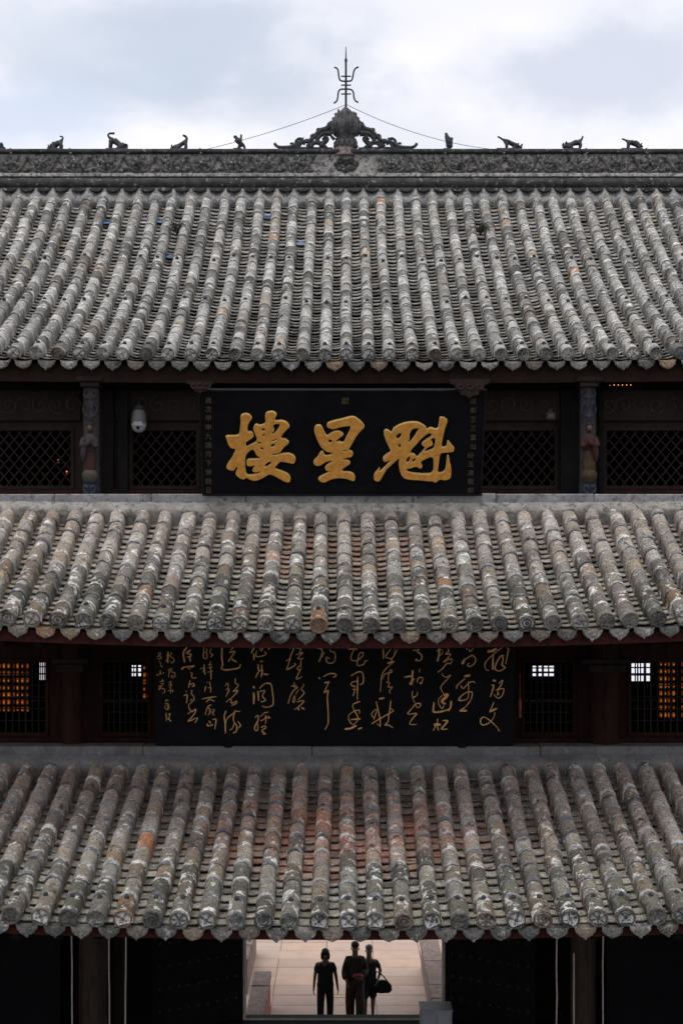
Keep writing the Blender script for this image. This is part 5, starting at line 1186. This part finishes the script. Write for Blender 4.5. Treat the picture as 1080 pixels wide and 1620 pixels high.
def leaf(hx, ang, w, label):
    o = link('door_leaf', None, T); 
    b = MB(); b.bbox(0, w, -.04, .04, .05, 2.9, .006); me = b.mesh('door_leaf', M_woodb); bpy.data.objects.remove(o)
    o = link('door_leaf', me, T); o.matrix_local = Matrix.Translation((hx, DG-.07, ZF)) @ Matrix.Rotation(ang, 4, 'Z'); o['label'] = label
    b = MB(); b.lathe([(.026,0),(.024,.010),(.014,.018),(.001,.021)], 9); sm = b.mesh('stud', M_stud, 40); sgn = 1 if ang < 0 else -1
    for j in range(7):
        for i in range(9):
            s_ = link('stud', sm, o); s_.matrix_local = Matrix.Translation((.12+i*(w-.24)/8, -.041 if True else .041, .4+j*.36)) @ Matrix.Rotation(math.radians(90), 4, 'X')
            if math.cos(ang) < 0: s_.matrix_local = Matrix.Translation((.12+i*(w-.24)/8, .041, .4+j*.36)) @ Matrix.Rotation(math.radians(-90), 4, 'X')
leaf(gx0-.06, math.radians(180+32), 1.6, 'studded door leaf swung open left of the gateway')
leaf(gx1+.06, math.radians(-32), 1.6, 'studded door leaf swung open right of the gateway')
def porch_post(px0, px1, d, mat, label=None):
    x0_, x1_ = WX(px0,d), WX(px1,d); b = MB(); r = (x1_-x0_)/2
    b.lathe([(r*1.1, ZF-.02),(r*1.1, ZF+.12),(r, ZF+.15),(r*.96, ZM-.17)], 20, 0, Matrix.Translation(((x0_+x1_)/2, d+r, 0))); o = b.obj('pillar', mat, T, 40)
    if label: o['label'] = label
porch_post(120, 166, 20.4, M_post, 'worn brown porch pillar left of the gate'); porch_post(905, 945, 20.4, M_post, 'worn brown porch pillar right of the gate')
def panel(px0, px1, d0, d1, mat):
    b = MB(); x0_, x1_ = WX(px0,d0), WX(px1,d1); b.add([(x0_,d0,ZF),(x1_,d1,ZF),(x1_,d1+.05,ZF),(x0_,d0+.05,ZF),(x0_,d0,ZM-.2),(x1_,d1,ZM-.2),(x1_,d1+.05,ZM-.2),(x0_,d0+.05,ZM-.2)],
      [(3,2,1,0),(4,5,6,7),(0,1,5,4),(1,2,6,5),(2,3,7,6),(3,0,4,7)]); b.obj('partition_board', mat, T)
panel(178, 196, 21.2, 21.0, M_post); panel(-60, 95, 20.9, 20.9, M_black); panel(960, 1140, 20.9, 20.9, M_black)
for px, top, lab in ((114,1440,'thin pale pole at the left edge of the left porch pillar'),(173,1440,'thin pale pole right of the left porch pillar'),(199,1440,'thin grey pole nearest the left door leaf'),(880,1440,'thin pale pole nearest the right door leaf'),(907,1508,'short thin pole in front of the right porch pillar'),(953,1440,'thin pale pole right of the right porch pillar')):
    d = 20.3; t = thing('thin_pole', lab, 'pole', None, (WX(px,d), d, ZF-.02)); h = WZ(top, d) - ZF + .02
    b = MB(); q = [(U(-.006,.006), 0, h*i/6) for i in range(7)]; b.tube(q, .0115, 8); b.obj('shaft', M_pole, t, 50)
    b = MB(); b.lathe([(.03,0),(.03,.02),(.015,.03)], 10); b.obj('foot', M_grey, t)
t = thing('metal_cabinet', 'pale grey metal cabinet standing right of the gate threshold', 'cabinet', None, (WX(690,21.3), 21.3, ZF-.02))
hc = WZ(1596, 21.3) - ZF; w = 52*21.3/F/2
b = MB(); b.bbox(-w+.012, w-.012, 0, .42, .06, hc-.03, .01); b.obj('body', M_grey, t)
b = MB(); b.bbox(-w, w, -.015, .435, hc-.028, hc+.0, .006); b.obj('top_plate', M_grey, t)
b = MB(); b.bbox(-w+.04, -.006, -.012, -.002, .09, hc-.06, .004); b.bbox(.006, w-.04, -.012, -.002, .09, hc-.06, .004); b.obj('door_panels', M_grey, t)
for x_ in (-w+.05, w-.05):
    for y_ in (.05, .37): b = MB(); b.lathe([(.02,0),(.018,.06)], 8, 0, Matrix.Translation((x_,y_,0))); b.obj('foot', M_iron, t)

# ------------------------------------------------------------------ people walking in
M_face = plain('skin', (.17,.105,.072), .6); M_hairb = plain('black_hair', (.012,.011,.011), .6); M_hairg = plain('grey_hair', (.14,.13,.12), .7)  # skin tone lowered: the shade on the backlit faces is in its colour
M_blk = rough_mat('black_cotton', (.010,.010,.012), (.016,.016,.018), 10, None, .6, .2); M_navy = rough_mat('dark_navy_cotton', (.016,.017,.022), (.022,.023,.03), 10, None, .6, .2)
M_robe = rough_mat('grey_brown_robe_cloth', (.032,.027,.022), (.046,.038,.032), 8, None, .6, .4); M_dk = plain('dark_leather', (.02,.018,.017), .5); M_dred = plain('dark_red_cloth', (.20,.03,.03), .7)
def hand(V, E, Rr, at, wrist, dirv, side, curl=.35):
    """palm and five fingers grown out of the wrist vertex"""
    d_ = Vector(dirv).normalized(); fw = Vector((0,-1,0)); sd_ = Vector((side,0,0)); w = Vector(wrist)
    pl_ = w + d_*.045; V.append(pl_); E.append((at, len(V)-1)); Rr.append((.026,.016)); pi = len(V)-1
    for k, ln in enumerate((.062,.072,.068,.055)):
        a = pl_ + d_*.045 + fw*(.027-.018*k); V.append(a); E.append((pi, len(V)-1)); Rr.append(.0095)
        c = a + (d_*(1-curl) - sd_*curl*.5).normalized()*ln*.55; V.append(c); E.append((len(V)-2, len(V)-1)); Rr.append(.0085)
        e_ = c + (d_*(1-curl*1.6) - sd_*curl).normalized()*ln*.5; V.append(e_); E.append((len(V)-2, len(V)-1)); Rr.append(.007)
    a = w + d_*.03 + fw*.034; V.append(a); E.append((pi, len(V)-1)); Rr.append(.011)
    V.append(a + (d_*.7 + fw*.4).normalized()*.04); E.append((len(V)-2, len(V)-1)); Rr.append(.009)
def person(label, loc, Hh, rz, pose, clothes, hair):
    t = thing('person', label, 'person', 'people walking toward the gate', loc, rz)
    s_ = Hh/1.72
    J = dict(pelvis=(0,0,.93), waist=(0,.0,1.06), chest=(0,-.01,1.27), neck0=(0,-.0,1.43), neck1=(0,-.02,1.50), head0=(0,-.03,1.57), head1=(0,-.03,1.655))
    J.update(pose)
    V = []; E = []; Rr = []; ix = {}
    def v(n, r, par=None):
        V.append(Vector(J[n])*s_); Rr.append(tuple(q*s_ for q in r) if isinstance(r, tuple) else r*s_); ix[n] = len(V)-1
        if par: E.append((ix[par], ix[n]))
    v('pelvis', (.15,.105)); v('waist', (.132,.098), 'pelvis'); v('chest', (.158,.108), 'waist'); v('neck0', (.088,.078), 'chest'); v('neck1', (.062,.064), 'neck0'); v('head0', (.070,.082), 'neck1'); v('head1', (.074,.090), 'head0')
    for q in 'lr':
        v('sh'+q, .056, 'chest'); v('el'+q, .041, 'sh'+q); v('wr'+q, .027, 'el'+q)
        v('hp'+q, .092, 'pelvis'); v('kn'+q, .058, 'hp'+q); v('an'+q, .038, 'kn'+q); v('he'+q, .036, 'an'+q); v('to'+q, .032, 'an'+q)
    for q, sd_ in (('l',-1),('r',1)):
        a, c = Vector(J['el'+q]), Vector(J['wr'+q]); hand(V, E, Rr, ix['wr'+q], Vector(J['wr'+q])*s_, c-a, sd_)
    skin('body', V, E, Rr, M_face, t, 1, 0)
    def garment(name, chain_, mat):
        V2 = []; E2 = []; R2 = []; i2 = {}
        for n, r, par in chain_:
            p = Vector(J[n]) if isinstance(n, str) else Vector(n[0]); key = n if isinstance(n, str) else n[1]
            V2.append(p*s_); R2.append(tuple(q*s_ for q in r) if isinstance(r, tuple) else r*s_); i2[key] = len(V2)-1
            if par: E2.append((i2[par], i2[key]))
        return skin(name, V2, E2, R2, mat, t, 2, 0)
    for name, ch, mat in clothes(J): garment(name, ch, mat)
    h1 = Vector(J['head1'])*s_
    b = MB()
    for e_ in (-1, 1): b.ball(h1 + Vector((e_*.028,-.080,-.038))*s_, .008*s_, .005*s_, .005*s_, 6)
    b.obj('eyes', M_hairb, t)
    b = MB(); b.ball(h1 + Vector((0,-.090,-.062))*s_, .014*s_, .020*s_, .024*s_, 6)
    for e_ in (-1, 1): b.ball(h1 + Vector((e_*.078,.0,-.05))*s_, .012*s_, .02*s_, .032*s_, 6)
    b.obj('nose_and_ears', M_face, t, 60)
    b = MB(); b.ball(h1 + Vector((0,-.082,-.098))*s_, .024*s_, .009*s_, .006*s_, 6); b.obj('mouth', M_dred, t)
    if hair:
        b = MB(); hm_, hl = hair; b.ball(h1 + Vector((0,.024,.024))*s_, .088*s_, .100*s_, .080*s_, 9)
        if hl: 
            b.ball(h1 + Vector((0,.045,-.06))*s_, .098*s_, .075*s_, (.10+hl)*s_, 9)
            for e_ in (-1,1): b.ball(h1 + Vector((e_*.078,.0,-.06))*s_, .026*s_, .055*s_, (.07+hl)*s_, 7)
        b.obj('hair', hm_, t, 60)
    for q in 'lr':
        a = Vector(J['to'+q])*s_; c = Vector(J['he'+q])*s_; b = MB(); m_ = (a+c)/2; dirn = (a-c); ang = math.atan2(dirn.x, -dirn.y)
        M_ = Matrix.Translation((m_.x, m_.y, max(.045*s_, m_.z))) @ Matrix.Rotation(ang, 4, 'Z') @ Matrix.Diagonal((.055*s_, .15*s_, .045*s_, 1))
        b.lathe([(max(1e-3,math.sin(math.pi*i/8)), -math.cos(math.pi*i/8)) for i in range(9)], 12, 0, M_); b.obj('shoe', M_dk, t, 60)
    return t, s_, J
def legs(sl, sr, spread=.09):
    """mid-stride legs: sl, sr give how far forward (toward the viewer) each foot is"""
    o = {}
    for q, sx, f in (('l',-1,sl),('r',1,sr)):
        o['hp'+q] = (sx*.085,0,.88); o['kn'+q] = (sx*(spread+.005), -f*.5-.05, .50); o['an'+q] = (sx*spread, -f, .09 + (0 if f > -.05 else .05))
        o['he'+q] = (sx*spread, -f+.05, .045+(0 if f > -.05 else .07)); o['to'+q] = (sx*(spread+.02), -f-.13, .04)
    return o
def trousers(mat, r0=.115, r1=.085, r2=.07, to='an', leng=1.0):
    def f(J):
        ch = [('pelvis',(.145,.115),None)]
        for q in 'lr':
            ch += [('hp'+q, r0, 'pelvis'), ('kn'+q, r1, 'hp'+q)]
            if to == 'an': ch += [('an'+q, r2, 'kn'+q)]
        return ('trousers', ch, mat)
    return f
def tee(mat, sleeve=.6, r=(.178,.128)):
    def f(J):
        ch = [(((0,0,.78),'hem'),(r[0]*1.06,r[1]*1.1),None), ('pelvis',(r[0]*1.03,r[1]*1.06),'hem'), ('waist',(r[0]*.97,r[1]),'pelvis'), ('chest',(r[0]*1.0,r[1]),'waist'), (((0,-.0,1.40),'collar'),(.095,.085),'chest')]
        for q in 'lr':
            a, c = Vector(J['sh'+q]), Vector(J['el'+q]); ch += [((tuple(a+Vector((0,0,-.025))),'s'+q), .064, 'chest'), ((tuple(a.lerp(c, sleeve)),'e'+q), .062, 's'+q)]
        return ('shirt', ch, mat)
    return f
d1 = 30.0
pose1 = dict(legs(.16,-.16,.10), shl=(-.175,0,1.38), ell=(-.228,.03,1.12), wrl=(-.252,-.07,.88), shr=(.175,0,1.38), elr=(.232,.0,1.12), wrr=(.27,-.12,.90), head0=(0,-.045,1.55), head1=(0,-.06,1.63))
person('woman with dark bobbed hair in black T-shirt and trousers, leftmost of the three', (WX(514.5,d1), d1, 0), 1.68, math.radians(0), pose1, lambda J: [tee(M_blk,.66,(.192,.135))(J), trousers(M_blk,.116,.086,.076)(J)], (M_hairb, .02))
d2 = 30.0
pose2 = dict(legs(-.08,.10,.10), shl=(-.165,0,1.39), ell=(-.215,-.0,1.12), wrl=(-.18,-.16,.98), shr=(.165,0,1.39), elr=(.225,-.02,1.15), wrr=(.12,-.22,1.10))
def robe(J):
    ch = [(((0,0,.74),'hem'),(.18,.15),None), ('pelvis',(.17,.14),'hem'), ('waist',(.15,.125),'pelvis'), ('chest',(.16,.125),'waist'), (((0,0,1.42),'collar'),(.10,.09),'chest')]
    for q in 'lr':
        a, c, w = Vector(J['sh'+q]), Vector(J['el'+q]), Vector(J['wr'+q]); ch += [((tuple(a),'s'+q), .068, 'chest'), ((tuple(c),'e'+q), .078, 's'+q), ((tuple(c.lerp(w,.85)),'c'+q), .085, 'e'+q)]
    return ('robe', ch, M_robe)
t2, s2, J2 = person('person in loose grey-brown robe and wide trousers with cropped hair, in the middle', (WX(561.5,d2), d2, 0), 1.80, 0, pose2, lambda J: [robe(J), trousers(M_robe,.125,.105,.092)(J)], (M_hairb, 0))
bag = thing('cloth_bundle', 'dark red cloth bundle held against the chest of the robed person', 'bundle', None, (WX(566,d2), d2-.27, 1.16)); b = MB(); b.ball((0,0,0), .13, .07, .05, 8); b.obj('cloth', M_dred, bag, 60)
d3 = 30.4
pose3 = dict(legs(.06,-.06,.085), shl=(-.165,0,1.38), ell=(-.20,.03,1.12), wrl=(-.21,-.08,.92), shr=(.17,0,1.38), elr=(.27,.03,1.13), wrr=(.20,-.13,.97))
def shorts(J):
    ch = [('pelvis',(.145,.115),None)]
    for q in 'lr': a, c = Vector(J['hp'+q]), Vector(J['kn'+q]); ch += [('hp'+q, .115, 'pelvis'), ((tuple(a.lerp(c,1.05)),'k'+q), .10, 'hp'+q)]
    return ('shorts', ch, M_navy)
x3 = WX(583.5, d3)
person('grey-haired person in dark T-shirt and knee-length shorts, behind the robed one', (x3, d3, 0), 1.62, 0, pose3, lambda J: [tee(M_navy,.7)(J), shorts(J)], (M_hairg, 0))
bg = thing('shoulder_bag', 'black shoulder bag hanging at the hip of the grey-haired person', 'bag', None, (x3+.30, d3-.05, .74))
vs = [(-.20,-.08),(-.215,.02),(-.15,.12),(-.02,.15),(.10,.13),(.19,.03),(.20,-.06),(.14,-.12),(-.04,-.13),(-.15,-.115)]
b = MB(); b.prism([(x*.72,z*.72) for x,z in vs], -.075, .075); b.prism(vs, -.045, .045); b.obj('bag_body', M_blk, bg, 60)
b = MB(); b.tube(smoothline([(-.14,0,.10),(-.16,-.03,.22),(-.14,-.04,.34),(-.06,-.02,.30),(.04,0,.20),(.10,0,.11)], 4), .014, 6); b.obj('strap', M_dk, bg, 50)
